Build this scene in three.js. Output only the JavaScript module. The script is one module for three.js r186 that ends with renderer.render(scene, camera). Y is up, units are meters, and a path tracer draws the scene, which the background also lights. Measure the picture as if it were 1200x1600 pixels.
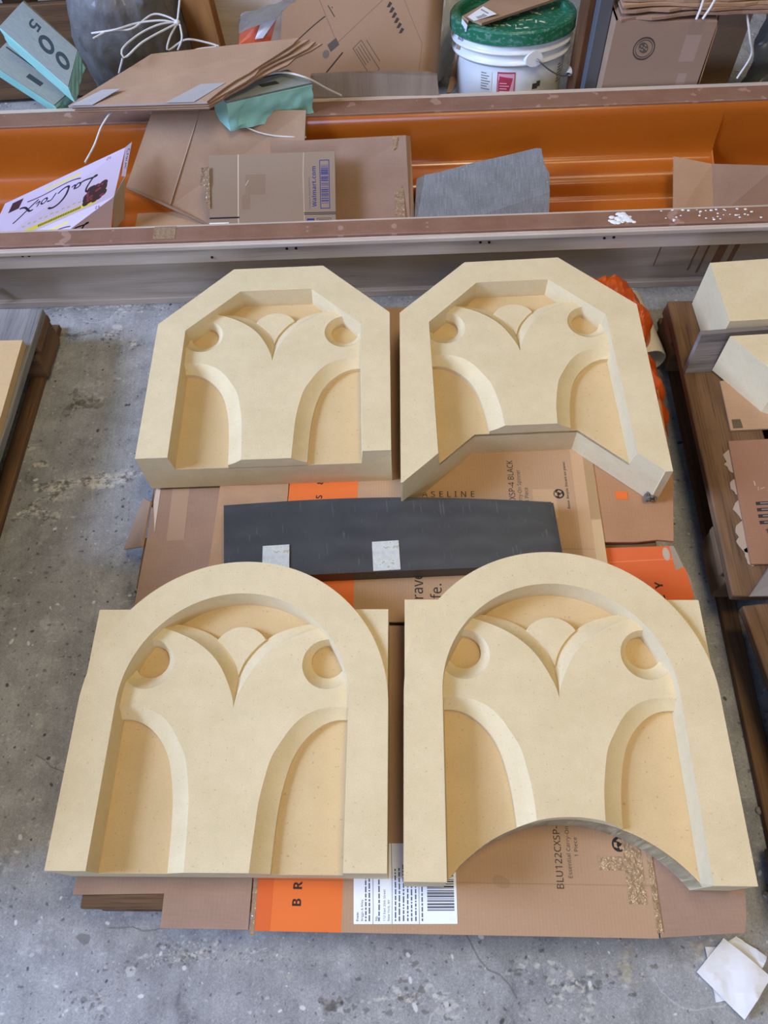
import * as THREE from 'three';
import { RoundedBoxGeometry } from 'three/addons/geometries/RoundedBoxGeometry.js';
import { RectAreaLightUniformsLib } from 'three/addons/lights/RectAreaLightUniformsLib.js';
import { mergeGeometries, toCreasedNormals, mergeVertices } from 'three/addons/utils/BufferGeometryUtils.js';
import { ImprovedNoise } from 'three/addons/math/ImprovedNoise.js';
import { Brush, Evaluator, SUBTRACTION } from 'three-bvh-csg';

// ------------------------------------------------------------------ camera, light, exposure
const scene = new THREE.Scene();
scene.background = new THREE.Color(0x0c0c0d);
const camera = new THREE.PerspectiveCamera(66.95, 1200 / 1600, 0.05, 40);
camera.rotation.order = 'YXZ';
camera.position.set(0, 1.4658, 0);
camera.rotation.set(-1.0644, 0, -0.0601);
scene.add(camera);
const renderer = new THREE.WebGLRenderer({ antialias: true });
renderer.toneMapping = THREE.LinearToneMapping;
renderer.toneMappingExposure = 1.0;
renderer.shadowMap.enabled = true;
RectAreaLightUniformsLib.init();
const WARM = new THREE.Color().setRGB(1.0, 0.825, 0.51), COOL = new THREE.Color().setRGB(0.43, 0.588, 1.0);
const LAMP_POWER = 7.2, WINDOW_POWER = 42, DOOR_POWER = 5;
function areaLight(color, power, w, h, pos, target) {
  const l = new THREE.RectAreaLight(color, power, w, h);
  l.position.set(...pos); l.lookAt(...target); scene.add(l);
  return l;
}

// ------------------------------------------------------------------ helpers
const noise = new ImprovedNoise();
function rng(seed) { let a = seed >>> 0; return () => { a = (a + 0x6D2B79F5) >>> 0; let t = a; t = Math.imul(t ^ (t >>> 15), t | 1); t ^= t + Math.imul(t ^ (t >>> 7), t | 61); return ((t ^ (t >>> 14)) >>> 0) / 4294967296; }; }
const used = new Map();
function numbered(n) { const k = used.get(n) || 0; used.set(n, k + 1); return k ? n + '_' + String(k).padStart(3, '0') : n; }
function tag(o, label, category, group, kind) { if (label) o.userData.label = label; if (category) o.userData.category = category; if (group) o.userData.group = group; if (kind) o.userData.kind = kind; return o; }
function thing(name, label, category, pos = [0, 0, 0], turn = 0, group) {
  const o = new THREE.Group(); o.name = numbered(name); o.position.set(...pos); o.rotation.y = turn; scene.add(o);
  return tag(o, label, category, group);
}
function mesh(name, geo, mat, parent = scene) {
  const m = new THREE.Mesh(geo, mat); m.name = numbered(name); m.castShadow = m.receiveShadow = true; parent.add(m); return m;
}
function struct(name, geo, mat, parent = scene) { const m = mesh(name, geo, mat, parent); if (parent === scene) m.userData.kind = 'structure'; return m; }
// planar uv in metres by the way each face points
function boxUV(g, off = [0, 0]) {
  if (g.index) g = g.toNonIndexed();
  const p = g.attributes.position, uv = new Float32Array(p.count * 2);
  const a = new THREE.Vector3(), b = new THREE.Vector3(), c = new THREE.Vector3();
  for (let i = 0; i < p.count; i += 3) {
    a.fromBufferAttribute(p, i); b.fromBufferAttribute(p, i + 1); c.fromBufferAttribute(p, i + 2);
    const n = b.clone().sub(a).cross(c.clone().sub(a)); const x = Math.abs(n.x), y = Math.abs(n.y), z = Math.abs(n.z);
    [a, b, c].forEach((v, k) => {
      const q = y >= x && y >= z ? [v.x, v.z] : z >= x ? [v.x, v.y] : [v.z, v.y];
      uv[(i + k) * 2] = q[0] + off[0]; uv[(i + k) * 2 + 1] = q[1] + off[1];
    });
  }
  g.setAttribute('uv', new THREE.BufferAttribute(uv, 2));
  return g;
}
function rbox(w, h, d, r = 0.004, off) { return boxUV(new RoundedBoxGeometry(w, h, d, 1, Math.min(r, w * 0.45, h * 0.45, d * 0.45)), off); }
const V = (p) => new THREE.Vector3(...p);
// a flat piece: polygon of 3-D corners (its visible face, counter-clockwise seen from outside) with thickness behind it
function slab(pts, t, o = {}) {
  const P = pts.map(V), n = new THREE.Vector3();
  for (let i = 0; i < P.length; i++) { const a = P[i], b = P[(i + 1) % P.length]; n.x += (a.y - b.y) * (a.z + b.z); n.y += (a.z - b.z) * (a.x + b.x); n.z += (a.x - b.x) * (a.y + b.y); }
  n.normalize();
  const ux = P[1].clone().sub(P[0]); ux.addScaledVector(n, -ux.dot(n)).normalize();
  const vx = n.clone().cross(ux);
  const flat = P.map((p) => { const d = p.clone().sub(P[0]); return new THREE.Vector2(d.dot(ux), d.dot(vx)); });
  const tris = THREE.ShapeUtils.triangulateShape(flat, []);
  const pos = [], uv = [];
  let U0 = 0, V0 = 0, W = 1, H = 1;
  if (o.unit) { U0 = Math.min(...flat.map((q) => q.x)); V0 = Math.min(...flat.map((q) => q.y)); W = Math.max(...flat.map((q) => q.x)) - U0; H = Math.max(...flat.map((q) => q.y)) - V0; }
  const quad = o.unit && P.length === 4, QU = [[0, 0], [1, 0], [1, 1], [0, 1]];
  const off = o.off || [0, 0];
  const put = (p, i) => { pos.push(p.x, p.y, p.z); if (quad) uv.push(...QU[i]); else uv.push((flat[i].x - U0) / W + off[0], (flat[i].y - V0) / H + off[1]); };
  const back = P.map((p) => p.clone().addScaledVector(n, -t));
  for (const f of tris) { for (const i of f) put(P[i], i); for (const i of [f[0], f[2], f[1]]) put(back[i], i); }
  for (let i = 0; i < P.length; i++) {
    const j = (i + 1) % P.length;
    for (const [p, k] of [[P[i], i], [back[i], i], [back[j], j], [P[i], i], [back[j], j], [P[j], j]]) put(p, k);
  }
  const g = new THREE.BufferGeometry();
  g.setAttribute('position', new THREE.Float32BufferAttribute(pos, 3)); g.setAttribute('uv', new THREE.Float32BufferAttribute(uv, 2));
  g.computeVertexNormals();
  return g;
}
// a bent sheet: f(u,v) -> [x,y,z], thickness t
function sheet(f, nu, nv, t, o = {}) {
  const pos = [], uv = [], idx = [];
  const grid = [];
  const e = 1e-3;
  for (let k = 0; k < 2; k++) for (let j = 0; j <= nv; j++) for (let i = 0; i <= nu; i++) {
    const u = i / nu, v = j / nv, p = V(f(u, v));
    if (k) { const a = V(f(Math.min(1, u + e), v)).sub(V(f(Math.max(0, u - e), v))), b = V(f(u, Math.min(1, v + e))).sub(V(f(u, Math.max(0, v - e)))); p.addScaledVector(a.cross(b).normalize(), -t); }
    pos.push(p.x, p.y, p.z); uv.push(u * (o.su || 1), v * (o.sv || 1));
  }
  const at = (k, i, j) => k * (nu + 1) * (nv + 1) + j * (nu + 1) + i;
  for (let j = 0; j < nv; j++) for (let i = 0; i < nu; i++) {
    idx.push(at(0, i, j), at(0, i + 1, j), at(0, i + 1, j + 1), at(0, i, j), at(0, i + 1, j + 1), at(0, i, j + 1));
    idx.push(at(1, i, j), at(1, i + 1, j + 1), at(1, i + 1, j), at(1, i, j), at(1, i, j + 1), at(1, i + 1, j + 1));
  }
  const rim = []; for (let i = 0; i < nu; i++) rim.push([i, 0]); for (let j = 0; j < nv; j++) rim.push([nu, j]); for (let i = nu; i > 0; i--) rim.push([i, nv]); for (let j = nv; j > 0; j--) rim.push([0, j]);
  rim.forEach(([i, j], k) => { const [i2, j2] = rim[(k + 1) % rim.length]; idx.push(at(0, i, j), at(1, i, j), at(1, i2, j2), at(0, i, j), at(1, i2, j2), at(0, i2, j2)); });
  let g = new THREE.BufferGeometry();
  g.setAttribute('position', new THREE.Float32BufferAttribute(pos, 3)); g.setAttribute('uv', new THREE.Float32BufferAttribute(uv, 2)); g.setIndex(idx);
  return toCreasedNormals(g, 0.7);
}
const bilerp = (a, b, c, d) => (u, v) => [0, 1, 2].map((k) => (a[k] * (1 - u) + b[k] * u) * (1 - v) + (d[k] * (1 - u) + c[k] * u) * v);
function tube(pts, r, seg = 60, closed = false) { return new THREE.TubeGeometry(new THREE.CatmullRomCurve3(pts.map(V), closed, 'centripetal'), seg, r, 7, closed); }
// a box whose length runs from a to b, its height along the world's up as far as that goes
function beam(a, b, h, w, r = 0.003, off) {
  const A = V(a), B = V(b), g = rbox(A.distanceTo(B), h, w, r, off);
  const x = B.clone().sub(A).normalize(), z = x.clone().cross(new THREE.Vector3(0, 1, 0)).normalize(), y = z.clone().cross(x);
  g.applyMatrix4(new THREE.Matrix4().makeBasis(x, y, z).setPosition(A.add(B).multiplyScalar(0.5)));
  return g;
}

// ------------------------------------------------------------------ textures
function fbm(x, y, oct, z = 0) { let s = 0, a = 1, t = 0; for (let i = 0; i < oct; i++) { s += a * noise.noise(x, y, z + i * 7.3); t += a; a *= 0.55; x *= 2.03; y *= 2.03; } return s / t; }
function dataTex(w, h, f, srgb, repeat) {
  const d = new Uint8Array(w * h * 4);
  for (let y = 0; y < h; y++) for (let x = 0; x < w; x++) { const c = f(x, y), i = (y * w + x) * 4; for (let k = 0; k < 3; k++) d[i + k] = Math.max(0, Math.min(255, Array.isArray(c) ? c[k] : c)); d[i + 3] = 255; }
  const t = new THREE.DataTexture(d, w, h, THREE.RGBAFormat); t.magFilter = THREE.LinearFilter; t.minFilter = THREE.LinearMipmapLinearFilter; t.generateMipmaps = true;
  t.wrapS = t.wrapT = THREE.MirroredRepeatWrapping; if (srgb) t.colorSpace = THREE.SRGBColorSpace; if (repeat) t.repeat.set(...repeat); t.needsUpdate = true; return t;
}
function canvasTex(w, h, draw) {
  const c = document.createElement('canvas'); c.width = w; c.height = h; const x = c.getContext('2d'); draw(x, w, h);
  const t = new THREE.CanvasTexture(c); t.colorSpace = THREE.SRGBColorSpace; t.anisotropy = 8; return t;
}
const mat = (o) => new THREE.MeshStandardMaterial({ roughness: 0.8, side: THREE.DoubleSide, ...o });
const phys = (o) => new THREE.MeshPhysicalMaterial({ roughness: 0.5, side: THREE.DoubleSide, ...o });

// cast stone: fine sandy grain, faint mottling
const stoneMap = dataTex(1024, 1024, (x, y) => {
  const m = fbm(x / 150, y / 150, 4), g = fbm(x / 5, y / 5, 2, 9), q = fbm(x / 40, y / 40, 3, 20);
  const pit = fbm(x / 9, y / 9, 2, 44) > 0.47 ? -26 : 0;
  const s = 11 * m + 7 * g + 5 * q + pit;
  return [215, 194, 150].map((q, i) => q + s * (i === 2 ? 1.1 : 1));
}, true, [2.2, 2.2]);
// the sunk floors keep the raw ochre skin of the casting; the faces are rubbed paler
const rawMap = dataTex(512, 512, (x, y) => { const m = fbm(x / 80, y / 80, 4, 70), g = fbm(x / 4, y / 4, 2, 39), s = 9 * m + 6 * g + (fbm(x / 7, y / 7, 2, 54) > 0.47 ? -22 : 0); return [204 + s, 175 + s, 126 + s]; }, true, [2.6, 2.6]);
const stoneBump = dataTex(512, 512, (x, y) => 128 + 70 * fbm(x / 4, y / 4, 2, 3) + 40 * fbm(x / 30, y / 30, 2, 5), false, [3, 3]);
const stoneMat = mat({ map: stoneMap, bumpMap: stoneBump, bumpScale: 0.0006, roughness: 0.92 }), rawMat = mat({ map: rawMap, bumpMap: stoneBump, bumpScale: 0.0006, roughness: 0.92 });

// concrete: aggregate flecks, scuffs, chips, cracks
const concreteR = rng(11);
const spots = []; for (let i = 0; i < 260; i++) spots.push([concreteR() * 2048, concreteR() * 2048, 1.2 + concreteR() ** 3 * 9, concreteR()]);
const concreteMap = canvasTex(2048, 2048, (c, w, h) => {
  const img = c.createImageData(w, h), d = img.data;
  const H = (x, y) => { let n = Math.imul(x | 0, 374761393) + Math.imul(y | 0, 668265263); n = Math.imul(n ^ (n >>> 13), 1274126177); return ((n ^ (n >>> 16)) >>> 0) / 4294967296; };
  for (let y = 0; y < h; y++) for (let x = 0; x < w; x++) {
    const big = fbm(x / 330, y / 330, 3), mid = fbm(x / 47, y / 47, 4, 4), str = noise.noise(x / 5.3, y / 71, 8);
    let s = 30 * big + 34 * mid + 6 * str + (H(x, y) - 0.5) * 20 + (H(x >> 1, y >> 1) - 0.5) * 16;
    const fl = noise.noise(x / 7.7 + 3 * mid, y / 7.7, 31); if (fl > 0.42) s += 26 * (fl - 0.42) * 4; if (fl < -0.5) s -= 40 * Math.min(1, (-0.5 - fl) * 8);
    const sc = fbm(x / 90, y / 70, 4, 60); if (sc > 0.2) s += Math.min(1, (sc - 0.2) * 7) * (12 + 26 * noise.noise(x / 9, y / 9, 70));
    const dk = fbm(x / 60, y / 85, 4, 90); if (dk > 0.22) s -= Math.min(1, (dk - 0.22) * 7) * (16 + 20 * noise.noise(x / 7, y / 7, 75));
    const i = (y * w + x) * 4; d[i] = 148 + s; d[i + 1] = 146 + s; d[i + 2] = 142 + s * 0.95; d[i + 3] = 255;
  }
  c.putImageData(img, 0, 0);
  for (const [x, y, r, k] of spots) {
    c.fillStyle = k < 0.45 ? 'rgba(205,200,188,0.55)' : k < 0.75 ? 'rgba(88,84,78,0.5)' : 'rgba(190,178,158,0.4)';
    c.beginPath(); for (let a = 0; a < 9; a++) { const q = r * (0.55 + 0.6 * concreteR()), t = a / 9 * 6.283; c.lineTo(x + q * 1.5 * Math.cos(t), y + q * Math.sin(t)); } c.fill();
  }
  for (let i = 0; i < 2600; i++) { const q = 0.7 + concreteR() ** 4 * 2.6; c.fillStyle = i % 5 < 2 ? 'rgba(58,55,50,0.8)' : 'rgba(224,222,214,0.75)'; c.beginPath(); c.ellipse(concreteR() * w, concreteR() * h, q * (1 + concreteR()), q, concreteR() * 3, 0, 7); c.fill(); }
  // worn and spalled places where the photograph shows them (world metres to canvas)
  const at = (p) => [(p[0] + 1.35) / 2.3 * 2048, (1 - (p[2] + 1.95) / 2.3) * 2048];
  const patch = (p, rx, ry, n, cols, big) => { const [px, py] = at(p); for (let i = 0; i < n * 3; i++) { const a = concreteR() * 6.283, q = Math.sqrt(concreteR()) * (0.6 + 0.5 * Math.sin(a * 3 + rx)), z = 0.8 + concreteR() ** 4 * big * 0.6; c.fillStyle = cols[i % cols.length]; c.beginPath(); for (let k = 0; k < 7; k++) { const t = k / 7 * 6.283, e = z * (0.3 + 1.1 * concreteR()); c.lineTo(px + rx * q * Math.cos(a) + e * 1.4 * Math.cos(t), py + ry * q * Math.sin(a) + e * Math.sin(t)); } c.fill(); } };
  const PALE = ['rgba(206,200,186,0.5)', 'rgba(190,182,166,0.45)', 'rgba(70,66,58,0.4)'], DARK = ['rgba(60,56,50,0.35)', 'rgba(84,76,68,0.3)', 'rgba(170,160,146,0.3)'];
  patch([-0.731,0,-0.921], 50, 24, 110, PALE, 9); patch([-0.655,0,-0.937], 74, 17, 170, PALE, 11); patch([-0.765,0,-0.866], 60, 30, 90, PALE, 7); patch([-0.584,0,-0.944], 50, 14, 90, PALE, 8); patch([-0.771,0,-0.991], 16, 10, 26, PALE, 10);
  patch([-0.707,0,-1.158], 46, 34, 110, DARK, 10); patch([-0.595,0,-1.332], 14, 14, 22, PALE, 9); patch([-0.655,0,-1.364], 36, 26, 40, PALE, 6); patch([-0.752,0,-1.372], 50, 16, 60, DARK, 8);
  patch([-0.642,0,-1.464], 200, 24, 240, ['rgba(214,212,206,0.45)', 'rgba(196,192,186,0.4)', 'rgba(96,92,86,0.35)'], 6); patch([-0.855,0,-1.455], 60, 18, 40, DARK, 7);
  patch([-0.006,0,0.081], 110, 40, 90, PALE, 7); patch([0.262,0,0.077], 120, 50, 120, PALE, 6); patch([0.347,0,0.064], 30, 46, 60, ['rgba(150,140,120,0.5)', 'rgba(178,168,148,0.45)'], 8); patch([-0.129,0,0.083], 26, 14, 26, DARK, 10); patch([-0.513,0,0.055], 50, 36, 40, DARK, 5); patch([-0.361,0,0], 160, 26, 150, PALE, 4);
  patch([0.469,0,0.034], 60, 60, 60, ['rgba(150,136,112,0.4)', 'rgba(186,176,156,0.4)'], 7);
  c.lineCap = 'round';
  for (let i = 0; i < 60; i++) { let x = concreteR() * w, y = concreteR() * h, a = concreteR() * 6.3; c.strokeStyle = i % 3 ? 'rgba(212,208,198,0.35)' : 'rgba(84,80,74,0.5)'; c.lineWidth = 0.8 + concreteR() * 1.8; c.beginPath(); c.moveTo(x, y); for (let k = 0; k < 8; k++) { a += (concreteR() - 0.5) * 0.9; x += Math.cos(a) * 18; y += Math.sin(a) * 18; c.lineTo(x, y); } c.stroke(); }
});
concreteMap.wrapS = concreteMap.wrapT = THREE.MirroredRepeatWrapping; concreteMap.repeat.set(1 / 2.3, 1 / 2.3);
const concreteBump = dataTex(512, 512, (x, y) => 128 + 60 * fbm(x / 4, y / 4, 3, 3) + 60 * fbm(x / 40, y / 40, 3, 5), false, [1.2, 1.2]);
const floorMat = mat({ map: concreteMap, bumpMap: concreteBump, bumpScale: 0.0012, roughness: 0.72 });

// cardboard: kraft fibres and faint flute lines
const kraft = (r, g, b, seed, flute = 2) => dataTex(512, 512, (x, y) => {
  const s = 7 * fbm(x / 120, y / 120, 3, seed) * 2 + 5 * fbm(x / 3, y / 14, 2, seed + 5) + flute * 0.5 * Math.sin(x * 6.283 / 8) + 4 * noise.noise(x / 40, y / 3, seed);
  return [r + s, g + s * 0.95, b + s * 0.85];
}, true, [2.4, 2.4]);
const kraftMap = kraft(178, 140, 104, 1), kraftBrown = kraft(166, 132, 102, 2, 2), kraftGrey = kraft(158, 126, 102, 3, 2);
const cardMat = mat({ map: kraftMap, roughness: 0.85 }), cardBrown = mat({ map: kraftBrown, roughness: 0.85 }), cardGrey = mat({ map: kraftGrey, roughness: 0.8 });
const printed = (w, h, draw, o = {}) => mat({ map: canvasTex(w, h, draw), roughness: 0.82, ...o });
function kraftFill(c, w, h, base = [178, 140, 104], seed = 5) {
  const r = rng(seed); c.fillStyle = `rgb(${base})`; c.fillRect(0, 0, w, h);
  for (let i = 0; i < w * h / 160; i++) { const k = r(); c.fillStyle = k < 0.5 ? 'rgba(110,80,52,0.10)' : 'rgba(225,190,150,0.10)'; c.fillRect(r() * w, r() * h, 1 + r() * 9, 1 + r() * 1.5); }
  for (let x = 0; x < w; x += 9) { c.fillStyle = 'rgba(90,62,40,0.035)'; c.fillRect(x, 0, 4, h); }
}
function barcode(c, x, y, w, h, col, seed, vertical) {
  const r = rng(seed); c.fillStyle = col; let p = 0; const L = vertical ? h : w;
  while (p < L) { const b = 1 + r() * L / 28; if (vertical) c.fillRect(x, y + p, w, Math.min(b, L - p)); else c.fillRect(x + p, y, Math.min(b, L - p), h); p += b + 1 + r() * L / 30; }
}
function vtext(c, s, x, y, font, col, space = 0) { c.save(); c.translate(x, y); c.rotate(-Math.PI / 2); c.font = font; c.fillStyle = col; if (space) { let p = 0; for (const ch of s) { c.fillText(ch, p, 0); p += c.measureText(ch).width + space; } } else c.fillText(s, 0, 0); c.restore(); }
function recycle(c, x, y, r) {
  c.fillStyle = '#1c1a18'; c.beginPath(); c.arc(x, y, r, 0, 7); c.fill(); c.fillStyle = '#b98f66';
  for (let k = 0; k < 3; k++) { c.save(); c.translate(x, y); c.rotate(k * 2.0944 + 0.3); c.beginPath(); c.moveTo(-r * 0.2, -r * 0.78); c.lineTo(r * 0.42, -r * 0.66); c.lineTo(r * 0.3, -r * 0.2); c.lineTo(0, -r * 0.32); c.lineTo(-r * 0.5, -r * 0.3); c.closePath(); c.fill(); c.restore(); }
}
// wood, grain along u
const woodTex = (a, b, seed, fine = 1) => dataTex(512, 512, (x, y) => {
  const wv = y / 26 + 1.6 * noise.noise(x / 260, y / 70, seed), ring = 0.5 + 0.5 * Math.sin(wv * 6.283 * 0.55 + 3 * noise.noise(x / 340, y / 60, seed + 3));
  const f = 0.5 + 0.5 * noise.noise(x / 60, y / 1.7, seed + 8), m = 0.5 + 0.6 * fbm(x / 90, y / 50, 3, seed + 12);
  const st = noise.noise(x / 130, y / 2.3, seed + 20), st2 = noise.noise(x / 50, y / 1.9, seed + 31);
  const k = Math.max(-0.25, Math.min(1.1, 0.3 * ring + 0.42 * f * fine + 0.3 * m - 0.02 - fine * (st > 0.22 ? Math.min(0.4, (st - 0.22) * 1.8) : 0) - fine * (st2 > 0.4 ? 0.22 : 0)));
  return [0, 1, 2].map((i) => a[i] + (b[i] - a[i]) * k);
}, true, [1.6, 1.6]);
const palletWood = woodTex([112, 88, 64], [176, 146, 112], 1), greyWood = woodTex([96, 92, 88], [166, 160, 152], 2), oakWood = woodTex([158, 112, 66], [206, 160, 104], 3), plyWood = woodTex([178, 158, 138], [216, 200, 180], 4, 0.6);
const palletMat = mat({ map: palletWood, color: 0xc4b29c, bumpMap: palletWood, bumpScale: 0.0012, roughness: 0.85 }), greyWoodMat = mat({ map: greyWood, bumpMap: greyWood, bumpScale: 0.0012, roughness: 0.88 });
const oakMat = mat({ map: oakWood, color: 0xd8bc98, roughness: 0.55 }), plyMat = mat({ map: plyWood, bumpMap: plyWood, bumpScale: 0.0004, roughness: 0.8 });

// ------------------------------------------------------------------ the room
const wallMat = mat({ color: 0x5c5a57, roughness: 0.9 }), ceilMat = mat({ color: 0x6e6b66, roughness: 0.9 });
const box = (w, h, d, x, y, z) => boxUV(new THREE.BoxGeometry(w, h, d).translate(x, y, z));
{
  const fg = boxUV(new THREE.BoxGeometry(12.4, 0.2, 9.4).translate(0, -0.1, 0.8), [1.35, 1.95]);
  struct('floor', fg, floorMat);
  struct('wall_back', box(12.4, 4.8, 0.2, 0, 2.4, -3.6), wallMat);
  struct('wall_front', box(12.4, 4.8, 0.2, 0, 2.4, 5.4), wallMat);
  struct('wall_right', box(0.2, 4.8, 8.8, 5.5, 2.4, 0.9), wallMat);
  // left wall in four pieces round a tall daylight window
  struct('wall_left', mergeGeometries([box(0.2, 1.9, 8.8, -4.6, 0.95, 0.9), box(0.2, 0.5, 8.8, -4.6, 4.55, 0.9), box(0.2, 2.4, 2.0, -4.6, 3.1, -2.5), box(0.2, 2.4, 4.9, -4.6, 3.1, 2.85)]), wallMat);
  struct('ceiling', box(12.4, 0.2, 9.4, 0, 4.9, 0.8), ceilMat);
  // frosted window pane that lets the cool daylight in
  const pane = mat({ color: 0xdfe8f2, emissive: COOL, emissiveIntensity: 3, roughness: 0.6 });
  const w1 = struct('window_1', box(0.02, 2.4, 1.9, -4.6, 3.1, -0.55), pane);
  const bars = mergeGeometries([box(0.06, 2.4, 0.05, -4.57, 3.1, -1.48), box(0.06, 2.4, 0.05, -4.57, 3.1, 0.38), box(0.06, 0.05, 1.9, -4.57, 1.92, -0.55), box(0.06, 0.05, 1.9, -4.57, 4.28, -0.55)]);
  mesh('window_frame', bars, mat({ color: 0x55585c }), w1);
  areaLight(COOL, WINDOW_POWER, 1.8, 2.3, [-4.52, 3.1, -0.55], [0, 3.1, -0.55]);
  // frosted roll-up door panel behind the photographer
  const w2 = struct('window_2', box(3.0, 2.4, 0.02, -1.0, 2.0, 5.28), mat({ color: 0xdfe8f2, emissive: COOL, emissiveIntensity: 1.5, roughness: 0.6 }));
  mesh('window_frame', mergeGeometries([box(0.06, 2.5, 0.05, -2.5, 2.0, 5.27), box(0.06, 2.5, 0.05, 0.5, 2.0, 5.27), box(3.0, 0.06, 0.05, -1.0, 3.22, 5.27), box(3.0, 0.06, 0.05, -1.0, 0.78, 5.27)]), mat({ color: 0x55585c }), w2);
  areaLight(COOL, DOOR_POWER, 2.9, 2.3, [-1.0, 2.0, 5.2], [-1.0, 2.0, 0]);
}
function ceilingLamp(label, x, z, w, d, power) {
  const t = thing('ceiling_lamp', label, 'lamp', [x, 3.6, z], 0, 'warm ceiling lamps over the floor');
  mesh('housing', rbox(w + 0.06, 0.08, d + 0.06, 0.01).translate(0, 0.045, 0), mat({ color: 0x8a8a88, metalness: 0.3, roughness: 0.5 }), t);
  mesh('diffuser', rbox(w, 0.012, d, 0.004).translate(0, -0.002, 0), mat({ color: 0xfff4e0, emissive: WARM, emissiveIntensity: 6 }), t);
  for (const s of [-1, 1]) mesh('hanger', new THREE.CylinderGeometry(0.006, 0.006, 1.16, 8).translate(s * w * 0.4, 0.64, 0), mat({ color: 0x777777, metalness: 0.6 }), t);
  areaLight(WARM, power, w, d, [x, 3.585, z], [x, 0, z]);
}
ceilingLamp('long warm ceiling lamp above the cast stones', 0.58, -0.3, 0.8, 1.1, LAMP_POWER * 1.62);
ceilingLamp('long warm ceiling lamp behind the photographer', 1.0, 2.4, 1.5, 0.6, LAMP_POWER * 0.6);
ceilingLamp('long warm ceiling lamp over the heap behind the trough', 1.6, -2.3, 1.2, 0.4, LAMP_POWER * 0.25);

// ------------------------------------------------------------------ the four cast stone window pieces
// plan coordinates (x, d): x across, d from the front edge to the head; heights in metres
const ST = 0.11, FACE = 0.094, SINK = 0.067, FOOT = 0.010;
const evaluator = new Evaluator(); evaluator.attributes = ['position', 'normal', 'uv']; evaluator.useGroups = false;
const bm = new THREE.MeshBasicMaterial();
function loft(rings) {                               // rings of equal length, low to high, counter-clockwise in (x, d)
  const pos = [], n = rings[0].pts.length;
  const W = (q, y) => [q[0], y, -q[1]];
  const cap = (r, up) => { const v = r.pts.map((q) => new THREE.Vector2(...q)); for (const f of THREE.ShapeUtils.triangulateShape(v, [])) for (const i of (up ? f : [f[0], f[2], f[1]])) pos.push(...W(r.pts[i], r.y)); };
  for (let k = 0; k < rings.length - 1; k++) for (let i = 0; i < n; i++) { const a = rings[k], b = rings[k + 1], j = (i + 1) % n; pos.push(...W(a.pts[i], a.y), ...W(a.pts[j], a.y), ...W(b.pts[j], b.y), ...W(a.pts[i], a.y), ...W(b.pts[j], b.y), ...W(b.pts[i], b.y)); }
  cap(rings[0], false); cap(rings[rings.length - 1], true);
  const g = new THREE.BufferGeometry(); g.setAttribute('position', new THREE.Float32BufferAttribute(pos, 3)); g.computeVertexNormals();
  g.setAttribute('uv', new THREE.Float32BufferAttribute(new Float32Array(pos.length / 3 * 2), 2));
  return g;
}
const ccw = (p) => (THREE.ShapeUtils.area(p.map((q) => new THREE.Vector2(...q))) < 0 ? p.slice().reverse() : p);
const prism = (pts, y0, y1) => loft([{ pts: ccw(pts), y: y0 }, { pts: ccw(pts), y: y1 }]);
const brush = (g) => { const b = new Brush(g, bm); b.updateMatrixWorld(); return b; };
const cut = (g, ...cs) => { let a = brush(g); for (const c of cs) a = evaluator.evaluate(a, brush(c), SUBTRACTION); return a.geometry; };
const done = (g) => { g = g.index ? g.toNonIndexed() : g; g = boxUV(g, [0.31, 0.17]); g.deleteAttribute('normal'); return toCreasedNormals(g, 0.24); };
function curve(pts, n) { const c = new THREE.CatmullRomCurve3(pts.map((p) => new THREE.Vector3(p[0], p[1], 0)), false, 'centripetal'); return c.getSpacedPoints(n).map((p) => [p.x, p.y]); }
const arc = (cx, cy, r, a0, a1, n) => Array.from({ length: n + 1 }, (_, i) => { const a = a0 + (a1 - a0) * i / n; return [cx + r * Math.cos(a), cy + r * Math.sin(a)]; });
function splayed(top, bot) {                          // a pocket with a hollowed splay, a small quirk at its foot
  const mix = (t) => top.map((q, i) => [q[0] + (bot[i][0] - q[0]) * t, q[1] + (bot[i][1] - q[1]) * t]);
  const flip = THREE.ShapeUtils.area(top.map((q) => new THREE.Vector2(...q))) < 0, F = (p) => (flip ? p.slice().reverse() : p);
  const D = FACE - SINK - FOOT, b = F(bot);
  return loft([{ pts: b, y: SINK - 0.012 }, { pts: b, y: SINK + FOOT }, { pts: F(mix(0.66)), y: SINK + FOOT + D * 0.24 }, { pts: F(mix(0.33)), y: SINK + FOOT + D * 0.58 }, { pts: F(top), y: FACE }, { pts: F(top), y: FACE + 0.03 }]);
}
const LOBE_T = [[0.188, 0.243], [0.16, 0.244], [0.137, 0.24], [0.113, 0.228], [0.096, 0.211], [0.082, 0.19], [0.068, 0.165], [0.06, 0.134], [0.054, 0.1], [0.051, 0.06], [0.048, 0]];
const LOBE_B = [[0.188, 0.228], [0.165, 0.227], [0.146, 0.22], [0.127, 0.206], [0.112, 0.189], [0.1, 0.168], [0.091, 0.14], [0.084, 0.105], [0.08, 0.066], [0.077, 0]];
const VEE_T = [[0, 0.243], [0.003, 0.258], [0.009, 0.274], [0.017, 0.291], [0.031, 0.315], [0.051, 0.337], [0.077, 0.356], [0.104, 0.369], [0.13, 0.378], [0.17, 0.388]];
const VEE_B = [[0, 0.298], [0.004, 0.312], [0.011, 0.328], [0.029, 0.352], [0.05, 0.37], [0.072, 0.381], [0.1, 0.389], [0.14, 0.396], [0.17, 0.4]];
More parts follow.
